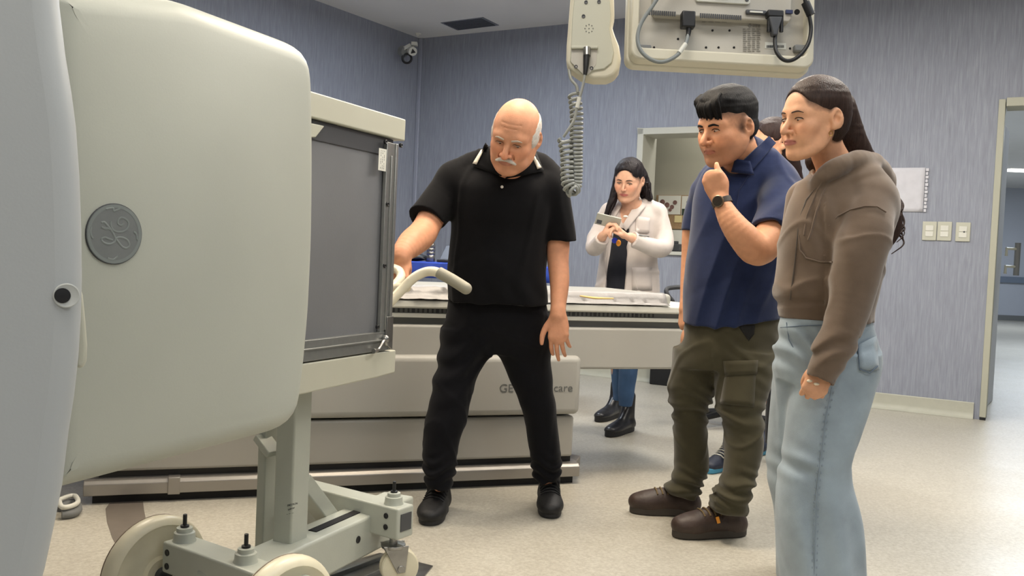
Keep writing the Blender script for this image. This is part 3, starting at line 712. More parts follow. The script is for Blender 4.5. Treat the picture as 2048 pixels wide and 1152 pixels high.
for k in range(5):
    a = k*2*math.pi/5; m.tube([(cx+.12, cy+.05, .09), (cx+.12+.25*math.cos(a), cy+.05+.25*math.sin(a), .06)], [.025, .016], n=8, smooth=1)
    m.ball((cx+.12+.25*math.cos(a), cy+.05+.25*math.sin(a), .026), .025)
m.build('swivel_base', M['black'], chr_)
bx = Z(1316, 769, 0)
bn = thing('storage_box', (bx.x, bx.y, 0), 'black box standing on the floor behind the table beside the olive trousers', 'box')
w = 30/F*bx.y
m = MB(); bq = V3((bx.x-w*.6, bx.y, 0)); m.prism([bq, bq+WU*.30, bq+WU*.30+WN*.12, bq+WN*.12], UP*.28); m.build('box_body', M['black'], bn, bevel=.01)
m = MB(); m.prism([bq+UP*.28, bq+WU*.30+UP*.28, bq+WU*.30+WN*.12+UP*.28, bq+WN*.12+UP*.28], UP*.02); m.build('lid', M['darkgrey'], bn, bevel=.005)
# ================================================================ MONITOR, REMOTE, WALL THINGS
# monitor seen from behind
MD = 1.95
mo = P(1450, 60, MD)
mu = (P(1640, 125, MD)-P(1262, 112, MD)); mu.z = 0; mu.y = 0.02; mu.normalize(); mn = V3((mu.y, -mu.x, 0))
# plane facing the camera, tilted a little
tilt = Matrix.Rotation(R(-6), 3, mu); mn2 = tilt @ mn; mv = mn2.cross(mu)
if mv.z < 0: mv = -mv
mp0 = P(1450, 100, MD)
def mq(x, y, o=0): return PL(x, y, mp0+mn2*o, mn2)
mon = thing('monitor', tuple(mq(1450, 124)), 'beige flat monitor seen from behind, hanging from the ceiling', 'monitor')
# frame as thick slab outline, open back
c_bl, c_br, c_tl, c_tr = mq(1262, 104), mq(1628, 118), mq(1276, -30), mq(1646, -30)
xd = (c_br-c_bl).normalized(); yd = mv
def mc(u, v, o=0): return c_bl+mu*u+mv*v+mn2*o
MW = (c_br-c_bl).dot(mu); MH = .36
def rrect(u0, u1, v0, v1, r, o=0, n=6):
    out = []
    for (cu, cv, a0) in ((u1-r, v0+r, -90), (u1-r, v1-r, 0), (u0+r, v1-r, 90), (u0+r, v0+r, 180)):
        for k in range(n+1):
            a = R(a0+90*k/n); out.append(mc(cu+r*math.cos(a), cv+r*math.sin(a), o))
    return out
# front housing (screen side, away from camera)
m = MB(); m.prism(rrect(-.004, MW+.004, -.018, MH, .02, -.035), -mn2*.035); m.build('front_housing', M['monframe'], mon, bevel=.006, seg=4)
# rim wall around the back
rim = MB(); o1 = rrect(0, MW, -.014, MH-.004, .022, .0); o2 = rrect(.016, MW-.016, .012, MH-.02, .012, .0)
N = len(o1); vs = o1+o2+[p-mn2*.04 for p in o1]+[p-mn2*.04 for p in o2]
fs = []
for i in range(N):
    j = (i+1) % N; fs += [[i, j, N+j, N+i], [i, 2*N+i, 2*N+j, j], [N+i, N+j, 3*N+j, 3*N+i]]
rim.add(vs, fs).build('rim', M['monframe'], mon, bevel=.004, seg=3, angle=40)
m = MB(); m.prism(rrect(.014, MW-.014, .010, MH-.02, .012, -.024), -mn2*.014); m.build('back_panel', M['monitor'], mon)
m = MB(); m.prism(rrect(.045, MW-.05, .086, MH-.03, .01, -.002), -mn2*.03); m.build('electronics_cover', M['monitor'], mon, bevel=.003)
for (a, b_) in ((1300, 1352), (1402, 1483)):
    vz = MB(); k = 0; x = a
    while x < b_:
        A = mq(x, 0, -.001); u = (A-c_bl).dot(mu); vz.box(mc(u, .0885, -.0005), mu, mv, mn2, .0014, .0050, .0012); x += 4.2
    vz.build('vent_slots', M['darkgrey'], mon)
m = MB(); pc0 = (mq(1445, 0)-c_bl).dot(mu); m.prism(rrect(pc0-.060, pc0+.060, .118, .24, .006, .004), -mn2*.006); m.build('mount_plate', M['white'], mon, bevel=.001)
for sx in (-.052, .052):
    m = MB(); m.lathe(mc(pc0+sx, .127, .0045), mn2, [(-.001, .004), (.0015, .004), (.001, .001)], 14); m.build('screw', M['darkgrey'], mon)
# arm to the ceiling
arm = MB(); ac = mc(pc0, .20, .012); arm.box(ac, mu, mv, mn2, .03, .05, .018); arm.tube([ac, ac+mn2*.06+UP*.03, ac+mn2*.07+UP*.16], .024, n=16)
topc = ac+mn2*.07+UP*.16; arm.cyl(topc, V3((topc.x, topc.y, CEIL-.03)), .024); arm.cyl(V3((topc.x, topc.y, CEIL-.04)), V3((topc.x, topc.y, CEIL)), .09)
arm.build('ceiling_arm', M['cream'], mon, angle=40)
def mpt(x, y, o): return mq(x, y, o)
def conn(x0, x1, y0, y1, o0, o1, nm, mm, parent=mon, bev=.003):
    A = mq(x0, y0, o1); B = mq(x1, y1, o1); ua, va = (A-c_bl).dot(mu), (A-c_bl).dot(mv); ub, vb = (B-c_bl).dot(mu), (B-c_bl).dot(mv)
    m = MB(); m.box(mc((ua+ub)/2, (va+vb)/2, (o0+o1)/2), mu, mv, mn2, abs(ub-ua)/2, abs(va-vb)/2, (o1-o0)/2); return m.build(nm, mm, parent, bevel=bev)
# plugs and cables
conn(1492, 1534, 18, 30, -.002, .004, 'video_port', M['darkgrey']); conn(1500, 1526, 21, 26, .003, .0055, 'port_contacts', M['white'], bev=.0005)
conn(1572, 1586, 19, 27, -.002, .003, 'usb_port', mat('port_blue', (40, 50, 90), .4), bev=.0005)
m = MB(); m.cyl(mq(1594, 24, -.001), mq(1594, 24, .004), .006); m.build('jack', M['black'], mon)
g = conn(1365, 1391, 20, 54, .0, .022, 'video_plug', M['black'])
m = MB(); m.tube([mq(1378, 52, .012), mq(1377, 66, .013), mq(1375, 74, .014)], [.007, .005, .0045], n=12); m.build('strain_relief', M['black'], g)
m = MB(); m.tube([mq(1376, 70, .014), mq(1370, 90, .018), mq(1352, 112, .024), mq(1325, 124, .026), mq(1300, 118, .026), mq(1281, 100, .024), mq(1275, 74, .022), mq(1283, 45, .022), mq(1305, 12, .026), mq(1330, -25, .03), mq(1370, -75, .03)], .0042, n=12); m.build('video_cable', M['cable'], g)
m = MB(); m.tube([mq(1371, 88, .018), mq(1358, 106, .0228)], .0052, n=12, smooth=1); m.build('cable_sleeve', M['white'], g)
g = thing('x', (0, 0, 0), None, None) if False else conn(1536, 1568, 18, 34, .0, .020, 'vga_plug', M['black'])
m = MB(); a_ = [mq(x, y, .020) for x, y in ((1538, 32), (1566, 32), (1557, 62), (1556, 70), (1546, 70), (1545, 62))]; m.prism(a_, -mn2*.018); m.build('plug_hood', M['darkgrey'], g, bevel=.003)
for x in (1538, 1563):
    m = MB(); m.cyl(mq(x, 30, .010), mq(x-.5, 64, .010), .0042, n=12); m.build('thumb_screw', M['black'], g)
m = MB(); m.tube([mq(1551, 66, .010), mq(1550, 84, .012), mq(1553, 104, .018), mq(1566, 119, .024), mq(1582, 121, .026), mq(1600, 110, .026), mq(1616, 88, .024), mq(1622, 60, .022), mq(1619, 34, .022), mq(1612, 10, .022), mq(1606, -20, .024), mq(1590, -70, .03)], .0042, n=12); m.build('vga_cable', M['black'], g)
m = MB(); m.tube([mq(1622, 30, .022), mq(1611, 5, .022)], [.0095, .0095], n=14, smooth=1); m.build('ferrite_bead', M['black'], g)
# bottom corner fittings, holes, labels
for x in (1290, 1603):
    conn(x-13, x+13, 88, 103, -.026, -.010, 'corner_boss', M['grey'])
for x, y in ((1308, 95), (1437, 95), (1412, 95), (1468, 95), (1580, 97), (1425, 61), (1459, 61), (1356, 78)):
    m = MB(); m.cyl(mq(x, y, -.0245), mq(x, y, -.0228), .0026, n=10); m.build('hole', M['black'], mon)
conn(1530, 1572, 84, 99, -.0245, -.0230, 'barcode_label', M['white'], bev=0)
m = MB(); rb = random.Random(5)
for k in range(16):
    A = mq(1534+k*2.2, 93, -.0226); m.box(A, mu, mv, mn2, .0004+.0006*rb.random(), .0028, .0002)
m.build('barcode', M['print'], mon)
m = MB(); A = mq(1500, 51, -.0226); m.prism([A+mu*.005, A+mv*.005, A-mu*.005, A-mv*.005], mn2*.0004); m.build('maker_emblem', M['printl'], mon)
text('maker_lettering', 'EIZO', .008, mq(1505, 54, -.0228), mu, mv, M['printl'], mon)
m = MB()
for rowy in range(58, 104, 4):
    for k in range(4):
        x0 = 1486+k*9; x1 = x0+5+3*rb.random(); A = mq(x0, rowy, -.0228); B = mq(x1, rowy, -.0228); m.box((A+B)/2, mu, mv, mn2, (B-A).length/2, .0007, .0002)
for rowy in (40, 44):
    for k in range(6):
        x0 = 1404+k*13; A = mq(x0, rowy, -.0228); B = mq(x0+6+5*rb.random(), rowy, -.0228); m.box((A+B)/2, mu, mv, mn2, (B-A).length/2, .0006, .0002)
m.build('fine_print', M['printl'], mon)
# ---- hand controller with coiled cable
RD = 2.05
rn = V3((-.10, -1, .10)).normalized(); rp0 = P(1185, 80, RD)
def rq(x, y, o=0): return PL(x, y, rp0+rn*o, rn)
rc = thing('hand_controller', tuple(rq(1180, 155)), 'cream hanging hand controller with a coiled grey cable', 'controller')
out = [(1146, -60), (1218, -60), (1228, -10), (1229, 30), (1224, 52), (1230, 70), (1238, 90), (1242, 115), (1238, 138), (1228, 152), (1212, 158), (1186, 158), (1160, 152), (1140, 138), (1132, 125), (1133, 90), (1137, 40), (1140, 0)]
m = MB(); m.prism([rq(*p) for p in out], -rn*.05); m.build('shell', M['monframe'], rc, bevel=.008, seg=4)
out2 = [(1150, -60), (1205, -60), (1220, 0), (1222, 30), (1219, 58), (1224, 85), (1228, 105), (1224, 125), (1208, 138), (1186, 141), (1176, 150), (1166, 150), (1140, 122), (1142, 90), (1144, 40), (1148, 0)]
m = MB(); m.prism([rq(*p, .004) for p in out2], -rn*.01); m.build('back_cover', M['cream'], rc, bevel=.002, seg=2)
m = MB(); m.prism([rq(x, y, .0052) for x, y in ((1143, 93), (1195, 93), (1192, 128), (1178, 148), (1166, 148), (1142, 124))], -rn*.003); m.build('recess', M['monitor'], rc)
m = MB(); m.prism([rq(x, y, .012) for x, y in ((1142, 91), (1196, 91), (1196, 97), (1142, 97))], -rn*.01); m.build('recess_edge', M['cream'], rc, bevel=.002)
for x, y in ((1198, 3), (1172, 4), (1167, 32), (1152, 133), (1183, 136)):
    m = MB(); m.lathe(rq(x, y, .006), rn, [(-.002, .0042), (.0, .004), (-.001, .001)], 14); m.build('screw', M['darkgrey'], rc)
m = MB()
for k in range(9):
    a = k*2*math.pi/8; rr = 8.0 if k < 8 else 0
    A = rq(1178+rr*math.cos(a), 57+rr*math.sin(a), .0045); m.cyl(A-rn*.001, A+rn*.0008, .0011, n=8)
m.build('speaker_holes', M['darkgrey'], rc)
m = MB(); m.tube([rq(1174, 96, .012), rq(1174, 112, .016)], .0085, n=16, smooth=1); m.build('plug_collar', M['steel'], rc)
m = MB(); m.tube([rq(1173, 110, .016), rq(1172, 130, .018), rq(1170, 150, .02)], [.0075, .0065, .004], n=14); m.build('plug', M['black'], rc)
# coil
cm = MB(); pts = []
cm.tube([rq(1170, 148, .02), rq(1165, 175, .02), rq(1155, 210, .02), rq(1148, 240, .02), rq(1135, 262, .02), rq(1127, 274, .015)], .0030, n=8)
cm.tube([rq(1138, 140, -.01), rq(1142, 158, -.005), rq(1153, 172, 0), rq(1155, 185, 0)], .0036, n=8)
# left strand (coil going down) and right strand, joined at the bottom
path = [(1128, 278), (1134, 310), (1134, 345), (1136, 368), (1142, 382), (1150, 376), (1152, 345), (1152, 300), (1153, 260), (1153, 225), (1148, 185)]
pw = [rq(x, y, .005 if i < 5 else -.012) for i, (x, y) in enumerate(path)]
dens = []
for i in range(len(pw)-1):
    for k in range(24): dens.append(pw[i].lerp(pw[i+1], k/24))
for _ in range(12): dens = [dens[0]]+[(dens[i-1]+dens[i]*2+dens[i+1])/4 for i in range(1, len(dens)-1)]+[dens[-1]]
hel = []; Ld = [0]
for i in range(1, len(dens)): Ld.append(Ld[-1]+(dens[i]-dens[i-1]).length)
tot = Ld[-1]; turns = 36; n_ = turns*14
x_ = None
for k in range(n_+1):
    # tighter turns near the bottom
    t = k/n_; t2 = t+.03*math.sin(2*math.pi*t); s = tot*min(max(t2, 0), .9999)
    i = max(1, next((j for j in range(len(Ld)) if Ld[j] > s), len(Ld)-1)); f = (s-Ld[i-1])/max(Ld[i]-Ld[i-1], 1e-9)
    c = dens[i-1].lerp(dens[i], f); d = (dens[min(i+3, len(dens)-1)]-dens[max(i-4, 0)]).normalized()
    x_ = d.orthogonal().normalized() if x_ is None else (x_-d*x_.dot(d)).normalized()
    y_ = d.cross(x_); a = 2*math.pi*turns*t
    hel.append(c+(x_*math.cos(a)+y_*math.sin(a))*.0125)
cm.tube(hel, .0036, n=8, smooth=1)
co = cm.build('coiled_cable', M['coil'], rc, angle=60)
m = MB(); m.tube([rq(1159, 195, .02), rq(1154, 216, .02)], .0045, n=10, smooth=1); m.build('cable_tag', M['white'], co)
# hanger
tp_ = rq(1185, -50, -.025); m = MB(); m.tube([tp_, V3((tp_.x, tp_.y, CEIL))], .012, n=12, smooth=1); m.build('hanging_rod', M['cream'], rc)
# ---- ceiling vent
vp = [Z(x, y, CEIL-.004) for x, y in ((881, 46), (966, 35), (998, 51), (915, 61))]
cv = thing('ceiling_vent', tuple((vp[0]+vp[2])/2), 'dark square air vent grille set in the ceiling near the wall corner', 'ceiling vent')
m = MB(); m.prism(vp, UP*.004); m.build('vent_frame', mat('vent_grey', (118, 122, 132), .5), cv)
m = MB(); cc = sum(vp, V3())/4; inn = [cc+(p-cc)*.88-UP*.001 for p in vp]; m.prism(inn, UP*.003); m.build('backing', mat('vent_dark', (66, 70, 80), .6), cv)
m = MB()
for k in range(9):
    t = (k+.5)/9; A = inn[0].lerp(inn[3], t); B = inn[1].lerp(inn[2], t); m.beam(A-UP*.003, B-UP*.003, UP, .012, .004)
m.build('slats', mat('vent_slat', (96, 100, 110), .5), cv)
m = MB(); sp = Z(836, 69, CEIL-.01); m.lathe(sp+UP*.01, -UP, [(0, .03), (.01, .028), (.02, .012), (.028, .01)], 16); so = m.build('sprinkler', M['white']); tag(so, 'tiny white ceiling fitting close to the far wall corner', 'sprinkler')
# ---- security camera in the corner
sd = CORN.y-.45
def sq(x, y, o=0): return P(x, y, sd+o)
se = thing('security_camera', tuple(sq(822, 100)), 'small white security camera on a bracket by the wall corner', 'camera')
k = sd/F
m = MB(); m.lathe(sq(806, 103, .03), V3((.5, -.8, -.2)), [(0, 12*k), (4*k, 11*k), (10*k, 8*k)], 20); m.build('bracket', M['grey'], se)
m = MB(); m.beam(sq(808, 98, .0), sq(822, 90, -.02), UP, 7*k, 7*k); m.box(sq(829, 88), (1, 0, 0), (0, 1, 0), UP, 6*k, 6*k, 3.5*k); m.build('arm', M['white'], se, bevel=.004)
m = MB(); m.cyl(sq(818, 98, .1), sq(826, 103, -.08), 9*k, 8.5*k, n=24); m.build('housing', M['white'], se, bevel=.005)
m = MB(); m.cyl(sq(826, 103, -.08), sq(827, 103.6, -.095), 6*k, 5*k, n=3); m.build('lens', M['black'], se)
cr = MB(); cl_ = [sq(814+9*math.cos(a), 117+9*math.sin(a), .12*math.cos(a)*0) for a in [i*2*math.pi/16 for i in range(17)]]
cr.tube(cl_, 2.3*k, n=8, smooth=2); cr.tube([sq(806, 110), sq(810, 100, .0), sq(818, 96, -.02), sq(814, 91, 0), sq(820, 92, 0)], 1.6*k, n=8); cr.build('camera_cable', M['black'], se)
# ---- switches, papers, notes
for i, (x, y) in enumerate(((1859, 462), (1889, 462.5), (1926, 464))):
    s, z = ws(x, y); sw = thing('wall_switch', tuple(wp(s, z-.05, -.006)), ('leftmost of the three cream switch plates beside the door', 'middle of the three cream switch plates beside the door', 'rightmost cream switch plate, nearest the door, set apart from the other two')[i], 'wall switch', 'cream switch plates beside the door')
    m = MB(); wbox(m, s-.047, s+.047, z-.068, z+.068, -.010, -.0005); m.build('switch_plate', M['cream'], sw, bevel=.003)
    m = MB()
    for q_ in (-1, 1): wbox(m, s-.026, s+.026, z+q_*.021-.019, z+q_*.021+.019, -.014, -.009)
    m.build('rocker', M['white'], sw, bevel=.002)
    if i == 2:
        m = MB(); m.cyl(wp(s+.008, z, -.0145), wp(s+.008, z, -.016), .006); m.build('key_slot', M['darkgrey'], sw)
s0, z0 = ws(1772, 336); s1, z1 = ws(1846, 424)
pa = thing('wall_notice', tuple(wp(s1, z1, -.01)), 'creased white paper sheets taped to the wall behind the hoodie', 'paper')
m = MB(); vs = []; fs = []; nx = 8; ny = 10
for i in range(nx+1):
    for j in range(ny+1):
        vs.append(wp(s0+(s1-s0)*i/nx, z1+(z0-z1)*j/ny, -.004-.004*math.sin(i*1.9+j)*math.sin(j*1.3)-.002))
for i in range(nx): fs += [[i*(ny+1)+j, (i+1)*(ny+1)+j, (i+1)*(ny+1)+j+1, i*(ny+1)+j+1] for j in range(ny)]
m.add(vs, fs).build('sheet', M['paper'], pa, solid=.0012, angle=20)
m = MB()
for j in range(12): wbox(m, s1+.004, s1+.02+.004*(j % 2), z1+(z0-z1)*j/12, z1+(z0-z1)*(j+.8)/12, -.012, -.001)
m.build('curled_edge', M['paper'], pa, bevel=.001)
# ---- control room corkboard etc.
OF = .86
def cw(x, y): return ws(x, y, OF)
def card(name, x0, x1, y0, y1, mm, o0, o1, label, cat, parent=None):
    a = cw(x0, y0); b_ = cw(x1, y1); m = MB(); wbox(m, a[0], b_[0], b_[1], a[1], o0, o1); o = m.build(name, mm, parent, bevel=.001 if parent is None else 0)
    if parent is None: tag(o, label, cat)
    return o
card('corkboard', 1312, 1440, 390, 460, M['cork'], OF+.01, OF+.035, 'brown corkboard on the wall inside the observation window', 'corkboard')
a = cw(1338, 428)
pc_ = thing('pinned_picture', tuple(wp(a[0], a[1]-.1, OF)), 'pinned brown and white picture on the corkboard', 'picture')
card('picture_sheet', 1317, 1360, 391, 429, M['white'], OF+.002, OF+.0095, None, None, pc_)
m = MB(); rb = random.Random(2)
for (x, y, r) in ((1325, 404, 6), (1334, 410, 6), (1344, 414, 5), (1350, 405, 5), (1340, 420, 4)):
    s, z = cw(x, y); k2 = 7.3/F
    m.cyl(wp(s, z, OF+.002), wp(s, z, OF-.0005-.0004*r), r*k2, n=18)
m.build('picture_print', mat('picture_brown', (120, 90, 84), .7, noise=.3, nscale=20), pc_)
nt_ = thing('pinned_notice', tuple(wp(cw(1372, 425)[0], cw(1372, 425)[1]-.1, OF)), 'white notice with a dark green logo on the corkboard right of the picture', 'notice')
card('notice_sheet', 1364, 1400, 392, 431, M['white'], OF+.002, OF+.0095, None, None, nt_)
m = MB(); s, z = cw(1371, 424); wbox(m, s-.035, s+.035, z-.03, z+.03, OF-.001, OF+.003); s, z = cw(1377, 406); wbox(m, s-.02, s+.02, z-.015, z+.015, OF-.001, OF+.003); m.build('notice_print', mat('logo_green', (48, 60, 46), .7), nt_)
card('sticky_note', 1349, 1363, 431, 445, mat('note_yellow', (214, 200, 150), .8), OF+.001, OF+.009, 'square yellow sticky note under the picture on the corkboard', 'note')
card('wall_cabinet', 1326, 1450, 462, 520, M['white'], OF-.3, OF+.02, 'white cabinet standing under the corkboard in the control room', 'cabinet')
a = ws(1340, 492, OF-.31); m = MB(); wbox(m, a[0]-.02, a[0]+.11, a[1]-.045, a[1]+.02, OF-.36, OF-.302); wbox(m, a[0]+.02, a[0]+.08, a[1]+.02, a[1]+.045, OF-.35, OF-.31); o = m.build('desk_phone', M['darkgrey'], bevel=.005); tag(o, 'dark grey telephone in front of the white cabinet', 'telephone')
# ---- door leaf with its pull bar, beyond the doorway
dd1 = Z(1975, 838)+WN*.19-WU*.055; dd2 = Z(1992, 808)+WN*.19-WU*.03
dl = thing('door_leaf', tuple(dd1), 'white door standing open beyond the doorway with a grey pull bar', 'door')
dv = (dd2-dd1).normalized(); dn = V3((-dv.y, dv.x, 0))
m = MB(); m.prism([dd1+UP*.006, dd2+UP*.006, dd2+UP*(dzt-.04), dd1+UP*(dzt-.04)], dn*.045); m.build('panel', WHITE, dl, bevel=.002)
hx = dd2.y-.06; hb0 = P(2032, 551, hx); hb1 = P(2042, 486, hx)
m = MB(); m.tube([hb0, V3((hb0.x, hb0.y, hb1.z))], .022, n=14, smooth=1); b_ = m.build('pull_bar', M['grey'], dl)
for z in (hb0.z+.07, hb1.z-.05):
    m = MB(); m.tube([V3((hb0.x, hb0.y, z)), V3((hb0.x-.10, hb0.y-.02, z)), V3((hb0.x-.10, hb0.y-.02, z-.06))], .012, n=10, smooth=1); m.build('bar_bracket', M['cream'], dl)
# corridor lamp fitting
cl2 = P(2044, 343, 12.0)

# ---- unseen ceiling lamp panels; the low-hung ones are invented for the added uplights
for i, (x, y, sx, sy, p, c) in enumerate(LAMPS):
    drop = .38 if 3 <= y < 4 else .07
    m = MB(); m.aabb((x-sx/2, y-sy/2, CEIL-drop), (x+sx/2, y+sy/2, CEIL-drop+.02)); m.cyl((x, y, CEIL-drop+.02), (x, y, CEIL), .012, n=10)
    struct(m.build('room_fixture_%d' % (i+6), M['lamp']))
# ================================================================ SIGNED-DISTANCE BODY MODELLER
def A3(v): return np.array([v[0], v[1], v[2]], np.float32)
def smin(a, b, k):
    if k <= 0: return np.minimum(a, b)
    h = np.clip(.5+.5*(b-a)/k, 0, 1); return b*(1-h)+a*h-k*h*(1-h)
def catmull(pts, vals, n):
    pts = [np.array(p, float) for p in pts]; out = []; ov = []
    m = len(pts)
    for i in range(m-1):
        p0 = pts[max(i-1, 0)]; p1 = pts[i]; p2 = pts[i+1]; p3 = pts[min(i+2, m-1)]
        v0 = vals[max(i-1, 0)]; v1 = vals[i]; v2 = vals[i+1]; v3 = vals[min(i+2, m-1)]
        for k in range(n):
            t = k/n
            f = lambda a, b, c, d: .5*((2*b)+(c-a)*t+(2*a-5*b+4*c-d)*t*t+(3*b-a-3*c+d)*t**3)
            out.append(f(p0, p1, p2, p3)); ov.append(np.array(f(v0, v1, v2, v3)))
    out.append(pts[-1]); ov.append(np.array(vals[-1])); return out, ov
class Chain:   # smooth tapering limb through points; s>1 flattens it along n
    def __init__(s, pts, rad, n=None, flat=1.0, sub=4):
        rad = [np.array([r, f]) for r, f in zip(rad, flat if isinstance(flat, (list, tuple)) else [flat]*len(rad))]
        pts = [np.array(tuple(p), float) for p in pts]
        if sub > 1 and len(pts) > 2: pts, rad = catmull(pts, rad, sub)
        s.p = np.array(pts, np.float32); s.r = np.array([max(r[0], 1e-4) for r in rad], np.float32); s.f = np.array([r[1] for r in rad], np.float32)
        s.n = None if n is None else A3(Vector(tuple(n)).normalized())
        s.mid = (s.p[1:]+s.p[:-1])/2; s.hl = np.linalg.norm(s.p[1:]-s.p[:-1], axis=1)/2; s.mr = np.maximum(s.r[1:], s.r[:-1])
        s.lo = (s.p-s.r[:, None]).min(0); s.hi = (s.p+s.r[:, None]).max(0)
    def lb(s, c): return float((np.linalg.norm(s.mid-c, axis=1)-s.hl-s.mr).min())
    def ev(s, X, c=None, R_=0):
        if c is None: idx = range(len(s.mid))
        else:
            l = np.linalg.norm(s.mid-c, axis=1)-s.hl-s.mr; idx = np.nonzero(l < max(l.min()+R_*2, R_)+.03)[0]
        d = None
        for i in idx:
            a = s.p[i]; ba = s.p[i+1]-a; L = float(ba@ba)
            pa = X-a; t = np.clip((pa@ba)/max(L, 1e-12), 0, 1)
            q = pa-t[:, None]*ba; r = s.r[i]+(s.r[i+1]-s.r[i])*t
            if s.n is not None:
                fl = s.f[i]+(s.f[i+1]-s.f[i])*t; qn = q@s.n; l2 = np.einsum('ij,ij->i', q, q); e = np.sqrt(np.maximum(l2-qn*qn+(qn*fl)**2, 1e-12))-r
                e = e/np.sqrt(fl)
            else: e = np.sqrt(np.einsum('ij,ij->i', q, q))-r
            d = e if d is None else np.minimum(d, e)
        return d
class Ell:     # ellipsoid, Rm columns = local axes
    def __init__(s, c, rad, Rm=None):
        s.c = A3(c); s.rad = np.array(rad, np.float32); s.R = np.eye(3, dtype=np.float32) if Rm is None else np.array(Rm, np.float32)
        m = s.rad.max(); s.lo = s.c-m; s.hi = s.c+m; s.m = m
    def lb(s, c): return float(np.linalg.norm(s.c-c)-s.m)
    def ev(s, X, c=None, R_=0):
        q = (X-s.c)@s.R; k0 = np.sqrt(((q/s.rad)**2).sum(1)); k1 = np.sqrt(((q/s.rad**2)**2).sum(1))
        return k0*(k0-1)/np.maximum(k1, 1e-6)
class Half:    # half space, negative side along -n
    def __init__(s, p, n): s.p0 = A3(p); s.n = A3(Vector(tuple(n)).normalized()); s.lo = None
    def lb(s, c): return -9
    def ev(s, X, c=None, R_=0): return (X-s.p0)@s.n
class And:     # intersection of prims
    def __init__(s, *a): s.a = a; s.lo = a[0].lo; s.hi = getattr(a[0], 'hi', None)
    def lb(s, c): return max(x.lb(c) for x in s.a)
    def ev(s, X, c=None, R_=0):
        d = s.a[0].ev(X, c, R_)
        for x in s.a[1:]: d = np.maximum(d, x.ev(X, c, R_))
        return d
class Group:
    def __init__(s, k=0): s.it = []; s.k = k; s.lo = None
    def add(s, p, k=None, op='u'):
        s.it.append((p, s.k if k is None else k, op))
        if op == 'u' and p.lo is not None:
            s.lo = p.lo if s.lo is None else np.minimum(s.lo, p.lo); s.hi = p.hi if not hasattr(s, 'hi') or s.hi is None else np.maximum(s.hi, p.hi)
        return s
    def lb(s, c): return min([p.lb(c) for p, k, op in s.it if op == 'u'] or [9])
    def ev(s, X, c=None, R_=0):
        d = None
        for p, k, op in s.it:
            if op == 'u':
                if c is not None and p.lb(c) > R_+k+.02: continue
                e = p.ev(X, c, R_); d = e if d is None else smin(d, e, k)
            elif d is not None:
                if c is not None and p.lb(c) > R_+k+.005: continue
                e = -p.ev(X, c, R_)
                if op == 'i': e = -e
                d = -smin(-d, -e, k)
        if d is None: d = np.full(len(X), .3, np.float32)
        return d
def surface(field, h=.004, disp=None, B=10, pad=.015, project=True):
    lo = field.lo-pad; hi = field.hi+pad
    nb = np.ceil((hi-lo)/(h*B)).astype(int); N = nb*B+1
    V = np.full(tuple(N), 1.0, np.float32)
    hd = h*B*.5*math.sqrt(3)
    bi = np.stack(np.meshgrid(*[np.arange(n) for n in nb], indexing='ij'), -1).reshape(-1, 3)
    cen = (lo+(bi+.5)*h*B).astype(np.float32)
    dc = field.ev(cen)
    g1 = np.arange(B+1)*h; G = np.stack(np.meshgrid(g1, g1, g1, indexing='ij'), -1).reshape(-1, 3).astype(np.float32)
    act = np.abs(dc) < hd*1.7+.012
    for k in np.nonzero(~act & (dc < 0))[0]:
        i, j, l = bi[k]*B; V[i:i+B+1, j:j+B+1, l:l+B+1] = -1
    done = []
    for k in np.nonzero(act)[0]:
        i, j, l = bi[k]*B; X = G+(lo+bi[k]*h*B).astype(np.float32)
        d = field.ev(X, cen[k], hd)
        if disp is not None: d = d+disp(X)
        V[i:i+B+1, j:j+B+1, l:l+B+1] = d.reshape(B+1, B+1, B+1)
    S = V < 0
    # cells
    cnt = np.zeros(tuple(N-1), np.int8)
    for a in (0, 1):
        for b in (0, 1):
            for c in (0, 1): cnt += S[a:N[0]-1+a, b:N[1]-1+b, c:N[2]-1+c]
    mask = (cnt > 0) & (cnt < 8); cells = np.argwhere(mask)
    idm = np.full(mask.shape, -1, np.int32); idm[mask] = np.arange(len(cells), dtype=np.int32)
    acc = np.zeros((len(cells), 3), np.float32); num = np.zeros(len(cells), np.float32)
    corners = [(a, b, c) for a in (0, 1) for b in (0, 1) for c in (0, 1)]
    cv = {q: V[cells[:, 0]+q[0], cells[:, 1]+q[1], cells[:, 2]+q[2]] for q in corners}
    for q in corners:
        for ax_ in range(3):
            if q[ax_] == 0:
                r = list(q); r[ax_] = 1; r = tuple(r); a = cv[q]; b = cv[r]; m_ = (a < 0) != (b < 0)
                t = np.where(m_, a/np.where(m_, a-b, 1), 0)
                p = np.zeros((len(cells), 3), np.float32); p[:] = q; p[:, ax_] += t
                acc[m_] += p[m_]; num[m_] += 1
    verts = (cells+acc/num[:, None])*h+lo
    if project:
        # relax toward the true surface using the grid normal
        pass
    quads = []
    for ax_ in range(3):
        s0 = [slice(None)]*3; s1 = [slice(None)]*3; s0[ax_] = slice(0, -1); s1[ax_] = slice(1, None)
        a = S[tuple(s0)]; b = S[tuple(s1)]; e = np.argwhere(a != b)
        u, w = [(1, 2), (2, 0), (0, 1)][ax_]
        e = e[(e[:, u] > 0) & (e[:, w] > 0) & (e[:, u] < N[u]-1) & (e[:, w] < N[w]-1)]
        flip = a[e[:, 0], e[:, 1], e[:, 2]]
        ids = []
        for du, dw in ((-1, -1), (0, -1), (0, 0), (-1, 0)):
            f = e.copy(); f[:, u] += du; f[:, w] += dw; ids.append(idm[f[:, 0], f[:, 1], f[:, 2]])
        qd = np.stack(ids, 1); qd[~flip] = qd[~flip][:, ::-1]; quads.append(qd)
    quads = np.concatenate(quads); quads = quads[(quads >= 0).all(1)]
    return verts.astype(np.float32), quads.astype(np.int32)
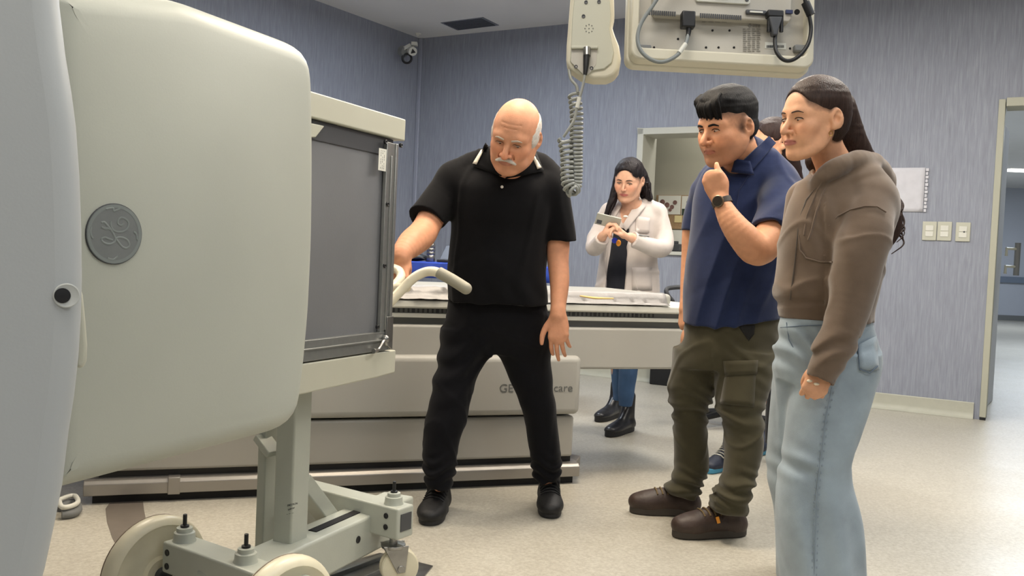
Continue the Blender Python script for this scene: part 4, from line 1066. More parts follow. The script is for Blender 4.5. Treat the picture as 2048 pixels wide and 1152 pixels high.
def smooth_verts(v, q, it=1, lam=.5):
    for _ in range(it):
        s = np.zeros_like(v); n = np.zeros(len(v), np.float32)
        for a, b in ((0, 1), (1, 2), (2, 3), (3, 0)):
            for x, y in ((a, b), (b, a)):
                np.add.at(s, q[:, x], v[q[:, y]]) if False else None
        e = np.concatenate([q[:, [0, 1]], q[:, [1, 2]], q[:, [2, 3]], q[:, [3, 0]]])
        for ax_ in range(3):
            s[:, ax_] = np.bincount(e[:, 0], v[e[:, 1], ax_], len(v))+np.bincount(e[:, 1], v[e[:, 0], ax_], len(v))
        n = np.bincount(e[:, 0], None, len(v))+np.bincount(e[:, 1], None, len(v))
        v = v*(1-lam)+lam*(s/np.maximum(n, 1)[:, None]).astype(np.float32)
    return v
def sdf_mesh(name, field, m, parent, h=.004, disp=None, color=None, smooth=1, warp=None, extra=None):
    v, q = surface(field, h, disp)
    if smooth: v = smooth_verts(v, q, smooth)
    col_ = color(v) if color is not None else None
    if extra is not None:      # append another mesh (verts, faces) e.g. hair strands
        ev, ef = extra; 
    me = bpy.data.meshes.new(name)
    me.vertices.add(len(v)); me.vertices.foreach_set('co', v.ravel())
    me.loops.add(len(q)*4); me.loops.foreach_set('vertex_index', q.ravel())
    me.polygons.add(len(q)); me.polygons.foreach_set('loop_start', np.arange(len(q), dtype=np.int32)*4)
    me.update(calc_edges=True); me.validate()
    if col_ is not None:
        at = me.color_attributes.new('tint', 'FLOAT_COLOR', 'POINT')
        c4 = np.ones((len(me.vertices), 4), np.float32); c4[:, :3] = col_[:len(me.vertices)]; at.data.foreach_set('color', c4.ravel())
    o = link_mesh(name, me, m, parent, True, None)
    return o
def noise(X, f, seed=0, n=4):
    rs = np.random.RandomState(seed); d = np.zeros(len(X), np.float32)
    for i in range(n):
        k = rs.normal(size=3); k /= np.linalg.norm(k); k2 = rs.normal(size=3); k2 /= np.linalg.norm(k2)
        d += np.sin((X@(k*f).astype(np.float32))+2*np.sin(X@(k2*f*.6).astype(np.float32)+rs.rand()*6)+rs.rand()*6)
    return d/n
def ridges(X, f, amp, seed=0): return -amp*np.exp(-(noise(X, f, seed, 3)/.10)**2)+amp*.5*np.exp(-(noise(X, f*.8, seed+9, 3)/.12)**2)
def px_of(X):     # where world points fall on the photograph (used only to size the clothes)
    Q = (X-np.array([0, 0, HC], np.float32))@np.array(CR, np.float32); return 1024+F*Q[:, 0]/-Q[:, 2], 576-F*Q[:, 1]/-Q[:, 2]
# ---------------------------------------------------------------- head
class Loc:     # a prim expressed in a local frame: X_world = o + R x*s
    def __init__(s, g, o, Rm, sc=1.0):
        s.g = g; s.o = A3(o); s.R = np.array(Rm, np.float32); s.s = sc
        c = np.array([[x, y, z] for x in (g.lo[0], g.hi[0]) for y in (g.lo[1], g.hi[1]) for z in (g.lo[2], g.hi[2])], np.float32)
        w = (c*sc)@s.R.T+s.o; s.lo = w.min(0); s.hi = w.max(0)
    def tl(s, X): return ((X-s.o)@s.R)/s.s
    def lb(s, c): return s.g.lb(s.tl(c[None])[0])*s.s
    def ev(s, X, c=None, R_=0):
        return s.g.ev(s.tl(X), None if c is None else s.tl(c[None])[0], R_/s.s)*s.s
def head_frame(yaw, pitch, roll):
    """local x = right side of the person, y = face forward, z = up; yaw>0 turns the face to the left of the picture"""
    base = Matrix(((-1, 0, 0), (0, -1, 0), (0, 0, 1)))       # y -> toward camera
    return Matrix.Rotation(R(-yaw), 3, 'Z') @ base @ Matrix.Rotation(R(-pitch), 3, 'X') @ Matrix.Rotation(R(roll), 3, 'Y')
def head_group(jr=.020, smile=0.0, fold=1.0, bags=0.0, fem=False, jaw=1.0, nose=1.0, brow=1.0, chin=1.0, fat=0.0, mouth=1.0, hi=1.0):
    g = Group(.02)
    E = lambda c, r, k=.02, op='u', Rm=None: g.add(Ell(c, r, Rm), k, op)
    g.add(Ell((0, -.014, .038), (.0745, .094, .083)), .02)
    E((0, .010, .018), (.070, .078, .075), .02)
    E((0, .032, -.035), (.060*jaw+fat, .052, .070), .03)
    g.add(Chain([(-.057*jaw-fat, -.002, -.040), (-.050*jaw-fat, .018, -.072), (-.024, .058, -.098), (0, .067, -.102*chin), (.024, .058, -.098), (.050*jaw+fat, .018, -.072), (.057*jaw+fat, -.002, -.040)], [jr, jr, jr*.85, jr*.8, jr*.85, jr, jr]), .025)
    E((0, .040, -.075), (.038+fat, .038, .034), .02)
    E((0, .068, -.098*chin), (.018, .014, .013), .014)                   # chin
    for s in (-1, 1):
        E((s*.040, .056, -.022), (.023, .022, .018), .02)                 # cheekbone
        E((s*.030, .062, -.046), (.02+fat*.5, .020, .024), .02)
    g.add(Chain([(-.044, .064, .018), (-.024, .078, .022), (0, .077, .018), (.024, .078, .022), (.044, .064, .018)], [.010*brow, .012*brow, .010, .012*brow, .010*brow]), .016)
    for s in (-1, 1): E((s*.030, .0945, -.001), (.0175, .0185, .0130), .012, 's')       # sockets
    for s in (-1, 1): E((s*.0305, .0685, .000), (.0145, .0135, .0115), .006)     # eyelid bulge
    # nose
    g.add(Chain([(0, .080, .014), (0, .093, -.008), (0, .1055, -.026), (0, .1085, -.035)], [.0068*nose, .0076*nose, .0090*nose, .0098*nose]), .008)
    for s in (-1, 1): E((s*.0120*nose, .0950, -.036), (.0070*nose, .0095, .0070), .005)
    for s in (-1, 1): E((s*.0065, .1000, -.0430), (.0034, .005, .003), .002, 's')
    # mouth mound and lips
    E((0, .072, -.062), (.026, .018, .018), .014)
    g.add(Chain([(-.0235*mouth, .0785, -.0640+smile), (-.010, .0885, -.0605), (0, .0895, -.0615), (.010, .0885, -.0605), (.0235*mouth, .0785, -.0640+smile)], [.0022, .0044, .0042, .0044, .0022]), .004)
    g.add(Chain([(-.021*mouth, .0780, -.0665+smile), (-.010, .0855, -.0695), (0, .0870, -.0702), (.010, .0855, -.0695), (.021*mouth, .0780, -.0665+smile)], [.0022, .0046, .0052, .0046, .0022]), .004)
    g.add(Chain([(-.024*mouth, .0815, -.0650+smile), (-.010, .0925, -.0652), (0, .0935, -.0660), (.010, .0925, -.0652), (.024*mouth, .0815, -.0650+smile)], [.0016, .0018, .0018, .0018, .0016]), .0025, 's')
    for s in (-1, 1):      # crease from nose wing to mouth corner
        g.add(Chain([(s*.0185*nose, .0865, -.035), (s*.026, .0800, -.048), (s*.031, .0745, -.062)], [.0012*fold, .0018*fold, .0008*fold]), .006, 's')
    if bags:
        for s in (-1, 1):
            g.add(Chain([(s*.018, .0775, -.0155), (s*.030, .0790, -.0185), (s*.043, .0720, -.0140)], [.0030*bags, .0042*bags, .0026*bags]), .005)
            g.add(Ell((s*.042, .048, -.070), (.018*bags, .020, .020)), .014)
        for z in (.052, .066): g.add(Chain([(-.035, .0715-(z-.05)*.32, z), (0, .0835-(z-.05)*.32, z+.002), (.035, .0715-(z-.05)*.32, z)], [.0010, .0016, .0010]), .003, 's')
    # ears
    for s in (-1, 1):
        Rm = Matrix.Rotation(R(s*20), 3, 'Z') @ Matrix.Rotation(R(-10), 3, 'X')
        ear = Group(.004); ear.add(Ell((s*.0795, -.013, .000), (.0090, .0195, .031), Rm), .004)
        ear.add(Ell((s*.077, -.006, -.024), (.006, .009, .010), Rm), .006)
        ear.add(Ell((s*.0870, -.0075, -.001), (.0120, .0095, .0135), Rm), .002, 's'); ear.add(Ell((s*.0890, -.0125, .014), (.0085, .0100, .0090), Rm), .002, 's')
        g.add(ear, .006)
    return g
def hand_items(F_, N_, S_, w, sc=1.0, curl=(20, 20, 20, 20), thumb=None, splay=(6, 2, -2, -7), wr=.028, c2=1.0, thumb_pts=None):
    """F_ finger direction, N_ palm normal, S_ thumb side; w wrist point. Returns a Group."""
    F_, N_, S_, w = [Vector(tuple(a)) for a in (F_, N_, S_, w)]
    F_.normalize(); N_ = (N_-F_*N_.dot(F_)).normalized(); S2 = F_.cross(N_); S_ = S2 if S2.dot(S_) > 0 else -S2
    g = Group(.006)
    def L(f, s, n): return w+(F_*f+S_*s+N_*n)*sc
    pn = tuple(N_)
    palm = Group(.012)
    palm.add(Chain([L(-.01, 0, 0), L(.02, 0, 0), L(.05, .0, .0), L(.078, .0, -.002)], [wr*.96*sc, .031*sc, .036*sc, .037*sc], N_, [1.35, 1.9, 2.5, 3.0]), .012)
    for i, s in enumerate((.029, .010, -.009, -.027)):
        palm.add(Chain([L(.02, s*.5, -.001), L((.086, .090, .086, .078)[i], s, -.002)], [.010*sc, .0105*sc]), .010)
    palm.add(Chain([L(.015, .018, .008), L(.045, .030, .010)], [.015*sc, .013*sc]), .014)
    palm.add(Chain([L(.02, -.020, .007), L(.05, -.026, .005)], [.013*sc, .011*sc]), .014)
    g.add(palm, .006)
    Ls = ((.041, .026, .021), (.045, .029, .022), (.042, .027, .022), (.033, .021, .019))
    base = ((.086, .029), (.090, .010), (.086, -.009), (.078, -.027))
    for i in range(4):
        a = 0; p = L(base[i][0], base[i][1], -.002); pts = [p]; rd = [.0096]
        sp = R(splay[i])
        c = curl[i] if isinstance(curl[i], (tuple, list)) else (curl[i], curl[i]*1.15*c2, curl[i]*.8*c2)
        for j in range(3):
            a += R(c[j]); d = (F_*math.cos(sp)+S_*math.sin(sp)).normalized()*math.cos(a)+N_*math.sin(a)
            p = p+d*Ls[i][j]*sc; pts.append(p); rd.append((.0088, .0080, .0066)[j]*(1 if i < 3 else .9))
        rd[0] *= (1 if i < 3 else .92)
        g.add(Chain(pts, [r*sc for r in rd], sub=1), .004)
    tb = thumb_pts or ((.020, .022, .010), (.045, .046, .018), (.072, .060, .022), (.094, .066, .026))
    g.add(Chain([L(*q) for q in tb], [.0150*sc, .0120*sc, .0105*sc, .0080*sc], sub=3), .008)
    return g
# ================================================================ PEOPLE HELPERS
class Loft:    # stack of horizontal oval sections: rows (px-row, left px, right px, distance, half depth)
    def __init__(s, rows, grow=0.0, power=2.2, ends=(0, 0)):
        C_ = []; V_ = []
        for (py, xl, xr, d, b_) in rows:
            a = P(xl, py, d); b = P(xr, py, d); c = (a+b)/2; C_.append(np.array([c.x, c.y, c.z])); V_.append(np.array([(b-a).length/2+grow, b_+grow]))
        C2, V2 = catmull(C_, V_, 6)
        C2 = np.array(C2); V2 = np.array(V2); o = np.argsort(C2[:, 2]); s.C = C2[o].astype(np.float32); s.V = V2[o].astype(np.float32)
        s.z0 = s.C[0, 2]-ends[0]; s.z1 = s.C[-1, 2]+ends[1]; s.pw = power
        m = s.V.max(1); s.lo = np.array([(s.C[:, 0]-s.V[:, 0]).min(), (s.C[:, 1]-s.V[:, 1]).min(), s.z0], np.float32); s.hi = np.array([(s.C[:, 0]+s.V[:, 0]).max(), (s.C[:, 1]+s.V[:, 1]).max(), s.z1], np.float32)
    def lb(s, c): return float(np.linalg.norm(np.maximum(np.maximum(s.lo-c, c-s.hi), 0)))
    def ev(s, X, c=None, R_=0):
        z = np.clip(X[:, 2], s.C[0, 2], s.C[-1, 2]); zz = s.C[:, 2]
        cx = np.interp(z, zz, s.C[:, 0]); cy = np.interp(z, zz, s.C[:, 1]); a = np.interp(z, zz, s.V[:, 0]); b = np.interp(z, zz, s.V[:, 1])
        u = np.abs(X[:, 0]-cx)/a; v = np.abs(X[:, 1]-cy)/b
        rho = (u**s.pw+v**s.pw)**(1/s.pw)
        gu = u/a; gv = v/b; g_ = np.sqrt(gu*gu+gv*gv)/np.maximum(rho, .2); d = (rho-1)/np.maximum(g_, 1/np.maximum(a, b))
        dz = np.maximum(s.z0-X[:, 2], X[:, 2]-s.z1)
        return np.where(dz > 0, np.sqrt(np.maximum(d, 0)**2+dz**2), np.maximum(d, dz)).astype(np.float32)
def ch(rows, n=None, flat=1.0, sub=4, grow=0.0):   # limb chain from (px, py, distance, radius in px)
    return Chain([P(x, y, d) for x, y, d, r in rows], [r*d/F+grow for x, y, d, r in rows], n, flat, sub)
def hit(field, px, py, d0=1.5, d1=7.0, off=0.0):
    r = ray(px, py); r = r/r.y; o = Vector((0, 0, HC)); t = d0
    for _ in range(160):
        p = o+r*t; e = float(field.ev(np.array([tuple(p)], np.float32))[0])
        if e < .0006: break
        t += max(e*.6, .0005)
        if t > d1: return None
    p = o+r*t; return p-r.normalized()*off
def patch(name, field, quad, nx, ny, off, th, m, parent, d0=1.5, d1=7.0, fall=None):
    """a thin cloth piece lying on a body surface, given by four picture corners"""
    vs = []; fs = []; last = fall
    for j in range(ny+1):
        for i in range(nx+1):
            u, v = i/nx, j/ny
            x = (quad[0][0]*(1-u)+quad[1][0]*u)*(1-v)+(quad[3][0]*(1-u)+quad[2][0]*u)*v
            y = (quad[0][1]*(1-u)+quad[1][1]*u)*(1-v)+(quad[3][1]*(1-u)+quad[2][1]*u)*v
            p = hit(field, x, y, d0, d1, off)
            if p is None: p = P(x, y, last)
            else: last = p.y
            vs.append(p)
    for j in range(ny): fs += [[j*(nx+1)+i, j*(nx+1)+i+1, (j+1)*(nx+1)+i+1, (j+1)*(nx+1)+i] for i in range(nx)]
    return MB().add(vs, fs).build(name, m, parent, solid=th, angle=60)
def seam(name, field, pts, r, m, parent, off=0.0, n=8, d0=1.5, d1=7.0, sub=6, flat=None):
    q = []
    for i in range(len(pts)-1):
        for k in range(sub):
            t = k/sub; q.append((pts[i][0]*(1-t)+pts[i+1][0]*t, pts[i][1]*(1-t)+pts[i+1][1]*t))
    q.append(pts[-1]); w = [hit(field, x, y, d0, d1, off) for x, y in q]; w = [a for a in w if a is not None]
    return MB().tube(w, r, n=n, smooth=2).build(name, m, parent, angle=60)
def l_hit(g, x, z, off=0.0):     # front surface of a head in its own frame
    y = .16
    for _ in range(60):
        e = float(g.ev(np.array([[x, y, z]], np.float32))[0])
        if e < .0004: break
        y -= max(e*.7, .0004)
        if y < -.1: break
    return (x, y+off, z)
def skin_mat(name, spec=.3): return mat(name, (200, 150, 120), .55, noise=.07, nscale=45, bump=.25, bscale=190, attr='tint', dist=.0015, spec=spec, sss=.08)
def cloth_mat(name, rgb, rough=.9, noise_=.06, bs=600, sheen=.3, nscale=60, bump=.35): return mat(name, rgb, rough, noise=noise_, nscale=nscale, bump=bump, bscale=bs, spec=.15, sheen=sheen, dist=.001)
def hair_mat(name, rgb, noise_=.35, rough=.42, bump=.8): return mat(name, rgb, rough, noise=noise_, nscale=9, bump=bump, bscale=12, stretch=(22, 22, 1.6), dist=.003, spec=.2)
M['eyew'] = mat('eye_white', (172, 158, 148), .3); M['iris'] = mat('iris_brown', (34, 22, 16), .15); M['lash'] = mat('lash_dark', (22, 16, 14), .7)
def face_parts(H, g, parent, browm, brow_r=.0026, brow_dz=0.0, gaze=(0, -.002), open_=1.0, lashr=.0010, brow=True, brow_tilt=0.0):
    Rm = Matrix([list(map(float, r)) for r in H.R]); o = Vector(tuple(map(float, H.o))); sc = H.s
    W_ = lambda p: o + (Rm @ Vector(p))*sc
    for s in (-1, 1):
        eb = MB(); eb.ball(W_((s*.0305, .0688, -.0006)), .0138*sc, .0143*sc, .0060*open_*sc, rot=Rm, n=24, m=16); e = eb.build('eye', M['eyew'], parent, angle=80)
        eb = MB(); eb.ball(W_((s*.0305+gaze[0], .0692, -.0006+gaze[1])), .0064*sc, .01455*sc, min(.0064, .0061*open_)*sc, rot=Rm, n=20, m=14); eb.build('iris', M['iris'], e, angle=80)
        pts = []; 
        for k in range(9):
            x = -.0145+.029*k/8; z = .0064*open_*math.sqrt(max(0, 1-(x/.0145)**2))-.0004-.0010*(s*x/.0145)
            pts.append(W_(l_hit(g, s*.0305+x, z, .0006)))
        MB().tube(pts, [lashr*sc*(.6 if k in (0, 8) else 1) for k in range(9)], n=6, smooth=2).build('eyelashes', M['lash'], parent, angle=80)
        if brow:
            pts = []
            for x, z in ((.013, .0172-brow_tilt), (.022, .0195-brow_tilt*.5), (.034, .0208), (.046, .0158)):
                pts.append(W_(l_hit(g, s*x, z+brow_dz, .0004)))
            fl = Rm @ Vector((0, 1, 0))
            MB().tube(pts, [brow_r*.8*sc, brow_r*1.1*sc, brow_r*sc, brow_r*.4*sc], n=8, smooth=4, flat=(tuple(fl), .6)).build('eyebrow', browm, parent, angle=80)
def skin_colors(H, base, lip, blush=.04, stubble=0.0, nose=.03, lipw=1.0, hair=None, hcol=(40, 32, 30), hw=.014):
    b = np.array(lin(base), np.float32); l = np.array(lin(lip), np.float32)
    def f(v):
        c = np.tile(b, (len(v), 1)); q = H.tl(v); x, y, z = np.abs(q[:, 0]), q[:, 1], q[:, 2]
        w = np.clip(1.25-((x/.0255)**2+((z+.0655)/.0085)**2), 0, 1)*(y > .07)*np.clip(1, 0, 1)
        w = np.clip(w*2.5, 0, 1)*lipw
        r = np.exp(-((x-.042)/.022)**2-((z+.03)/.022)**2)*(y > .03)*blush
        r += np.exp(-(x/.016)**2-((z+.032)/.014)**2)*(y > .085)*nose
        c[:, 1] *= 1-r*2.2; c[:, 2] *= 1-r*2.6
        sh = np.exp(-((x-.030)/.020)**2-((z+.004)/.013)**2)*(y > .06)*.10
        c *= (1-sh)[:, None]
        if stubble:
            t = (np.clip((-.035-z)/.02, 0, 1)*(z > -.16)*(y > -.03)*(y < .12))*stubble
            t = np.maximum(t, stubble*np.exp(-(x/.022)**2-((z+.052)/.006)**2)*(y > .08))
            t = np.maximum(t, stubble*2.0*np.exp(-((x-.075)/.014)**2-((y-.012)/.012)**2-((z-.0)/.022)**2))
            inside = (np.abs(q) < .2).all(1); t = np.clip(t*inside, 0, .85)
            c = c*(1-t)[:, None]+np.array(lin((46, 36, 34)), np.float32)*t[:, None]
        c = c*(1-w)[:, None]+l*w[:, None]
        if hair is not None:
            m_ = (np.abs(q) < .2).all(1); t = np.zeros(len(v), np.float32)
            if m_.any(): t[m_] = np.clip(1-hair.ev(q[m_])/hw-.12*noise(q[m_], 400, 2), 0, 1)*.8
            c = c*(1-t)[:, None]+np.array(lin(hcol), np.float32)*t[:, None]
        return c
    return f
def shoe(parent, heel, toe, m, msole, w=.050, high=.0, sole=.028, name='shoe', ankle=None, puff=1.0, lace=None, tip=1.0, msole2=None, tall=1.0):
    heel = Vector((heel[0], heel[1], 0)); toe = Vector((toe[0], toe[1], 0)); d = (toe-heel); L = d.length; d.normalize(); n = Vector((-d.y, d.x, 0))
    def q(f, z, s=0): return heel+d*(L*f)+UP*z+n*s
    g = Group(.02)
    g.add(Chain([q(.13, .045), q(.30, .048), q(.52, .044*tall), q(.74, .038*tall), q(.88, .036*tall)], [w*.80, w*.84, w*.92*puff, w*1.0*puff, w*.82*tip], UP, [1.0, 1.05, 1.25/tall, 1.45/tall, 1.5/tall]), .02)
    g.add(Chain([q(.18, .05), q(.20, .085+high*.5), q(.19, .10+high)], [w*.78, w*.80, w*.80]), .02)
    g.add(Chain([q(.28, .085+high*.3), q(.48, .066), q(.66, .048)], [w*.62, w*.58, w*.5]), .02)
    g.add(Half(q(0, sole*.6), (0, 0, -1)), .003, 'i')
    o = sdf_mesh(name, g, m, parent, .004, smooth=1)
    out = []
    for k in range(28):
        a = 2*math.pi*k/28; c, s = math.cos(a), math.sin(a)
        wf = w*(.86+.16*max(0, c)) * (1 if abs(c) < .95 else .96); e = .85
        fx = .5+.515*(abs(c)**e)*(1 if c > 0 else -1); sy = (abs(s)**.8)*(1 if s > 0 else -1)*wf*(1.0-.10*math.exp(-((fx-.42)/.14)**2))
        out.append(q(fx, .0015, sy))
    sm = MB().prism(out, UP*sole).build('sole', msole, o, bevel=.005, seg=3)
    if msole2: MB().prism([heel+d*L*.0+ (p-heel)*.995 for p in [x+UP*.010 for x in out]], UP*.010).build('sole_stripe', msole2, o)
    if lace:
        for k in range(5):
            f = .34+.075*k; pts = []
            for j in range(9):
                sy = -.72*w+1.44*w*j/8; z = .24
                for _ in range(40):
                    e_ = float(g.ev(np.array([tuple(q(f+.012*(j % 2), z, sy))], np.float32))[0])
                    if e_ < .0008: break
                    z -= max(e_*.8, .0008)
                    if z < .03: break
                pts.append(q(f+.02*(1-abs(j-4)/4), z+.0015, sy))
            MB().tube(pts, .0032, n=6, smooth=3).build('lace', lace, o)
    return o, g
# ================================================================ OLD MAN IN BLACK
def person(px, py, d, label): 
    p = P(px, py, d); return thing('person', (p.x, p.y, 0), label, 'person')
def old_man():
    pr = person(985, 700, 3.5, 'bald white-moustached man in black polo and trousers gripping the trolley handle')
    hg = head_group(fold=1.9, bags=1.0, jaw=1.0, nose=1.2, brow=1.15, fat=.002, mouth=1.0)
    H = Loc(hg, P(1030, 272, 3.22), head_frame(17, 27, -13), 1.06)
    body = Group(.03)
    body.add(H, .02)
    for s in (-1, 1): pass
    body.add(ch([(1026, 300, 3.28, 33), (1020, 325, 3.33, 34), (1016, 345, 3.40, 36)]), .03)
    torso = [(330, 965, 1060, 3.43, .07), (350, 925, 1100, 3.43, .095), (375, 906, 1107, 3.43, .12), (405, 902, 1104, 3.44, .135), (435, 903, 1098, 3.45, .14), (470, 903, 1092, 3.47, .148), (530, 897, 1090, 3.49, .165), (575, 897, 1091, 3.50, .165), (612, 895, 1095, 3.51, .158)]
    body.add(Loft(torso[:-2], -.016), .03); body.add(Loft([(520, 925, 1065, 3.49, .11), (600, 930, 1062, 3.52, .09), (660, 930, 1062, 3.54, .08)]), .03)
    armR = [(912, 356, 3.44, 30), (880, 402, 3.42, 29), (856, 448, 3.36, 27), (843, 470, 3.31, 29), (824, 486, 3.24, 28), (806, 504, 3.17, 21), (801, 514, 3.15, 17.5)]
    armL = [(1098, 372, 3.44, 30), (1112, 425, 3.46, 26), (1116, 480, 3.47, 23.5), (1116, 520, 3.46, 21.5), (1119, 565, 3.43, 19.5), (1117, 605, 3.40, 16), (1116, 632, 3.38, 14)]
    body.add(ch(armR), .02); body.add(ch(armL), .02)
    w = P(1116, 628, 3.38)
    body.add(hand_items((.07, -.12, -1), (.25, 1, 0), (-1, 0, 0), w, 1.0, curl=(22, 16, 20, 26), splay=(5, 1, -3, -8), wr=.027,
             thumb_pts=((.020, .022, .006), (.045, .047, .004), (.078, .062, .0), (.108, .066, .0))), .012)
    w2 = P(803, 508, 3.165)
    body.add(hand_items((-.10, -.45, -1), (-.15, .75, -.4), (1, -.1, -.2), w2, .98, curl=(60, 62, 66, 70), splay=(3, 1, -1, -3), wr=.027,
             thumb_pts=((.020, .022, .010), (.045, .036, .022), (.070, .034, .036), (.088, .024, .046))), .012)
    # legs under the trousers
    body.add(Chain([P(935, 650, 3.52), P(905, 800, 3.46), P(878, 972, 3.43)], [.068, .050, .022]), .03)
    body.add(Chain([P(1050, 650, 3.54), P(1080, 800, 3.56), P(1096, 965, 3.62)], [.068, .050, .022]), .03)
    sk = skin_mat('skin_old_man')
    base = (208, 150, 118)
    b = sdf_mesh('body', body, sk, pr, .0034, color=skin_colors(H, base, (176, 112, 98), .05, nose=.06, lipw=.7), smooth=1)
    browm = mat('white_brow', (190, 175, 160), .8)
    face_parts(H, hg, b, browm, .0034, gaze=(-.003, -.0025), open_=.62, lashr=.0008)
    # moustache
    Rm = Matrix([list(map(float, r)) for r in H.R]); oo = Vector(tuple(map(float, H.o)))
    Wp = lambda p: oo+(Rm @ Vector(p))*H.s
    mo_ = Group(.004)
    pts = [(-.033, .0, -.0640), (-.020, .0, -.0560), (-.007, .0, -.0515), (0, .0, -.0520), (.007, .0, -.0515), (.020, .0, -.0560), (.033, .0, -.0640)]
    mo_.add(Chain([Wp(l_hit(hg, p[0], p[2], .0)) for p in pts], [.0045, .0068, .0078, .0070, .0078, .0068, .0045]))
    hw = hair_mat('white_hair', (206, 200, 192), noise_=.12, rough=.8, bump=.5)
    sdf_mesh('moustache', mo_, hw, b, .002, disp=lambda X: noise(X, 900, 3)*.0006)
    # fringe of white hair round the sides and back
    hh = Group(.012); e = Group(.02)
    e.add(Ell((0, -.018, .032), (.0800, .097, .080)), .02); e.add(Ell((0, .0, .0), (.079, .075, .06)), .02)
    cut = Ell((0, .035, .085), (.0755, .135, .075)); face = Ell((0, .12, -.03), (.10, .115, .12)); low = Half((0, 0, -.045), (0, .25, -1))
    hh.add(e, .01); hh.add(cut, .01, 's'); hh.add(face, .008, 's'); hh.add(low, .006, 'i')
    sdf_mesh('hair', Loc(hh, H.o, H.R, H.s), hw, b, .003, disp=lambda X: noise(X, 500, 5)*.0012)
    # polo shirt
    blk = cloth_mat('black_polo', (13, 13, 16), sheen=.05)
    sh = Group(.03)
    sh.add(Loft(torso, .004), .03)
    sh.add(ch([(985, 318, 3.42, 22), (945, 338, 3.44, 32), (912, 362, 3.44, 38)], grow=.004), .04)
    sh.add(ch([(1040, 322, 3.42, 22), (1072, 342, 3.44, 34), (1096, 374, 3.44, 37)], grow=.004), .04)
    slR = And(ch([(912, 362, 3.44, 40), (884, 400, 3.42, 39), (848, 444, 3.36, 36), (832, 462, 3.33, 36)]), Half(P(852, 441, 3.37), P(832, 468, 3.32)-P(862, 424, 3.40)))
    slL = And(ch([(1096, 374, 3.44, 38), (1112, 425, 3.46, 34), (1119, 480, 3.47, 32), (1120, 510, 3.47, 32)]), Half(P(1119, 481, 3.47), (.05, 0, -1)))
    sh.add(slR, .02); sh.add(slL, .02)
    sh.add(ch(armR, grow=.004), .004, 's') if False else None
    # hollow cuffs and the open neck
    sh.add(And(ch([(856, 448, 3.36, 32), (843, 470, 3.31, 32), (824, 486, 3.24, 32)], grow=.0), Half(P(862, 428, 3.38), P(862, 424, 3.40)-P(832, 468, 3.32))), .006, 's')
    sh.add(And(ch([(1115, 455, 3.465, 28), (1117, 500, 3.47, 27), (1117, 530, 3.46, 27)]), Half(P(1119, 466, 3.47), (0, 0, 1))), .006, 's')
    solid = Group(.03); solid.it = list(sh.it); solid.lo = sh.lo; solid.hi = sh.hi
    solid.add(ch([(1022, 315, 3.36, 47), (1018, 330, 3.40, 52)]), .03); sh.add(ch([(1022, 318, 3.37, 46), (1018, 335, 3.41, 50)]), .03)
    sh.add(ch([(1026, 288, 3.27, 37), (1018, 318, 3.31, 30), (1008, 340, 3.30, 14), (1004, 358, 3.27, 5)]), .006, 's')
    sh.add(Half(Z(1000, 700, 0)*0+P(1000, 607, 3.4), (-.0, 0, -1)), .004, 'i')
    def folds(X):
        d = noise(X*np.array([1, 1, 1.6], np.float32), 16, 11)*.007+ridges(X, 11, .004, 13)
        px, py = px_of(X); m_ = np.exp(-((py-585)/22)**2); d += m_*np.sin(X[:, 0]*70+X[:, 2]*30)*.004
        return d
    shirt = sdf_mesh('polo_shirt', sh, blk, pr, .0045, disp=folds, smooth=1)
    cst = mat('stripe_white', (212, 205, 190), .8); csy = mat('stripe_yellow', (205, 180, 120), .8)
    F_ = Group(.01); F_.add(sh)
    patch('collar', solid, [(972, 286), (986, 306), (1003, 352), (946, 332)], 6, 6, .008, .005, blk, shirt, 3.0, 3.8, 3.3)
    patch('collar', solid, [(1046, 330), (1068, 298), (1088, 342), (1008, 358)], 6, 6, .008, .005, blk, shirt, 3.0, 3.8, 3.3)
    patch('collar_stripe', solid, [(962, 300), (968, 299), (953, 329), (945, 327)], 2, 6, .016, .003, cst, shirt, 3.0, 3.8, 3.35)
    patch('collar_stripe', solid, [(1064, 312), (1069, 312), (1083, 335), (1075, 338)], 2, 6, .019, .003, cst, shirt, 3.0, 3.8, 3.35)
    p = hit(sh, 1004, 374, 3.0, 3.8, .004)
    if p: MB().lathe(p, Vector((0, -1, .2)), [(0, .0055), (.002, .0055), (.0025, .003)], 16).build('button', M['white'], shirt)
    # trousers
    tr = Group(.03)
    hips = [(570, 902, 1088, 3.51, .135), (600, 897, 1092, 3.52, .14), (640, 890, 1097, 3.53, .14), (680, 886, 1099, 3.54, .12), (705, 890, 1092, 3.54, .09)]
    l1 = [(660, 884, 985, 3.53, .105), (700, 880, 980, 3.52, .105), (747, 874, 953, 3.50, .095), (780, 865, 946, 3.48, .09), (818, 854, 938, 3.46, .085), (850, 849, 930, 3.45, .083), (888, 846, 919, 3.44, .08), (920, 846, 914, 3.43, .075), (945, 847, 911, 3.42, .07), (972, 851, 904, 3.42, .06)]
    l2 = [(660, 990, 1101, 3.54, .105), (700, 992, 1101, 3.55, .105), (747, 1015, 1104, 3.56, .095), (780, 1028, 1108, 3.57, .09), (818, 1043, 1114, 3.58, .085), (850, 1050, 1117, 3.59, .083), (888, 1055, 1121, 3.60, .08), (920, 1061, 1123, 3.60, .075), (940, 1064, 1121, 3.61, .068), (962, 1069, 1119, 3.61, .06)]
    tr.add(Loft(hips), .03); tr.add(Loft(l1), .035); tr.add(Loft(l2), .035)
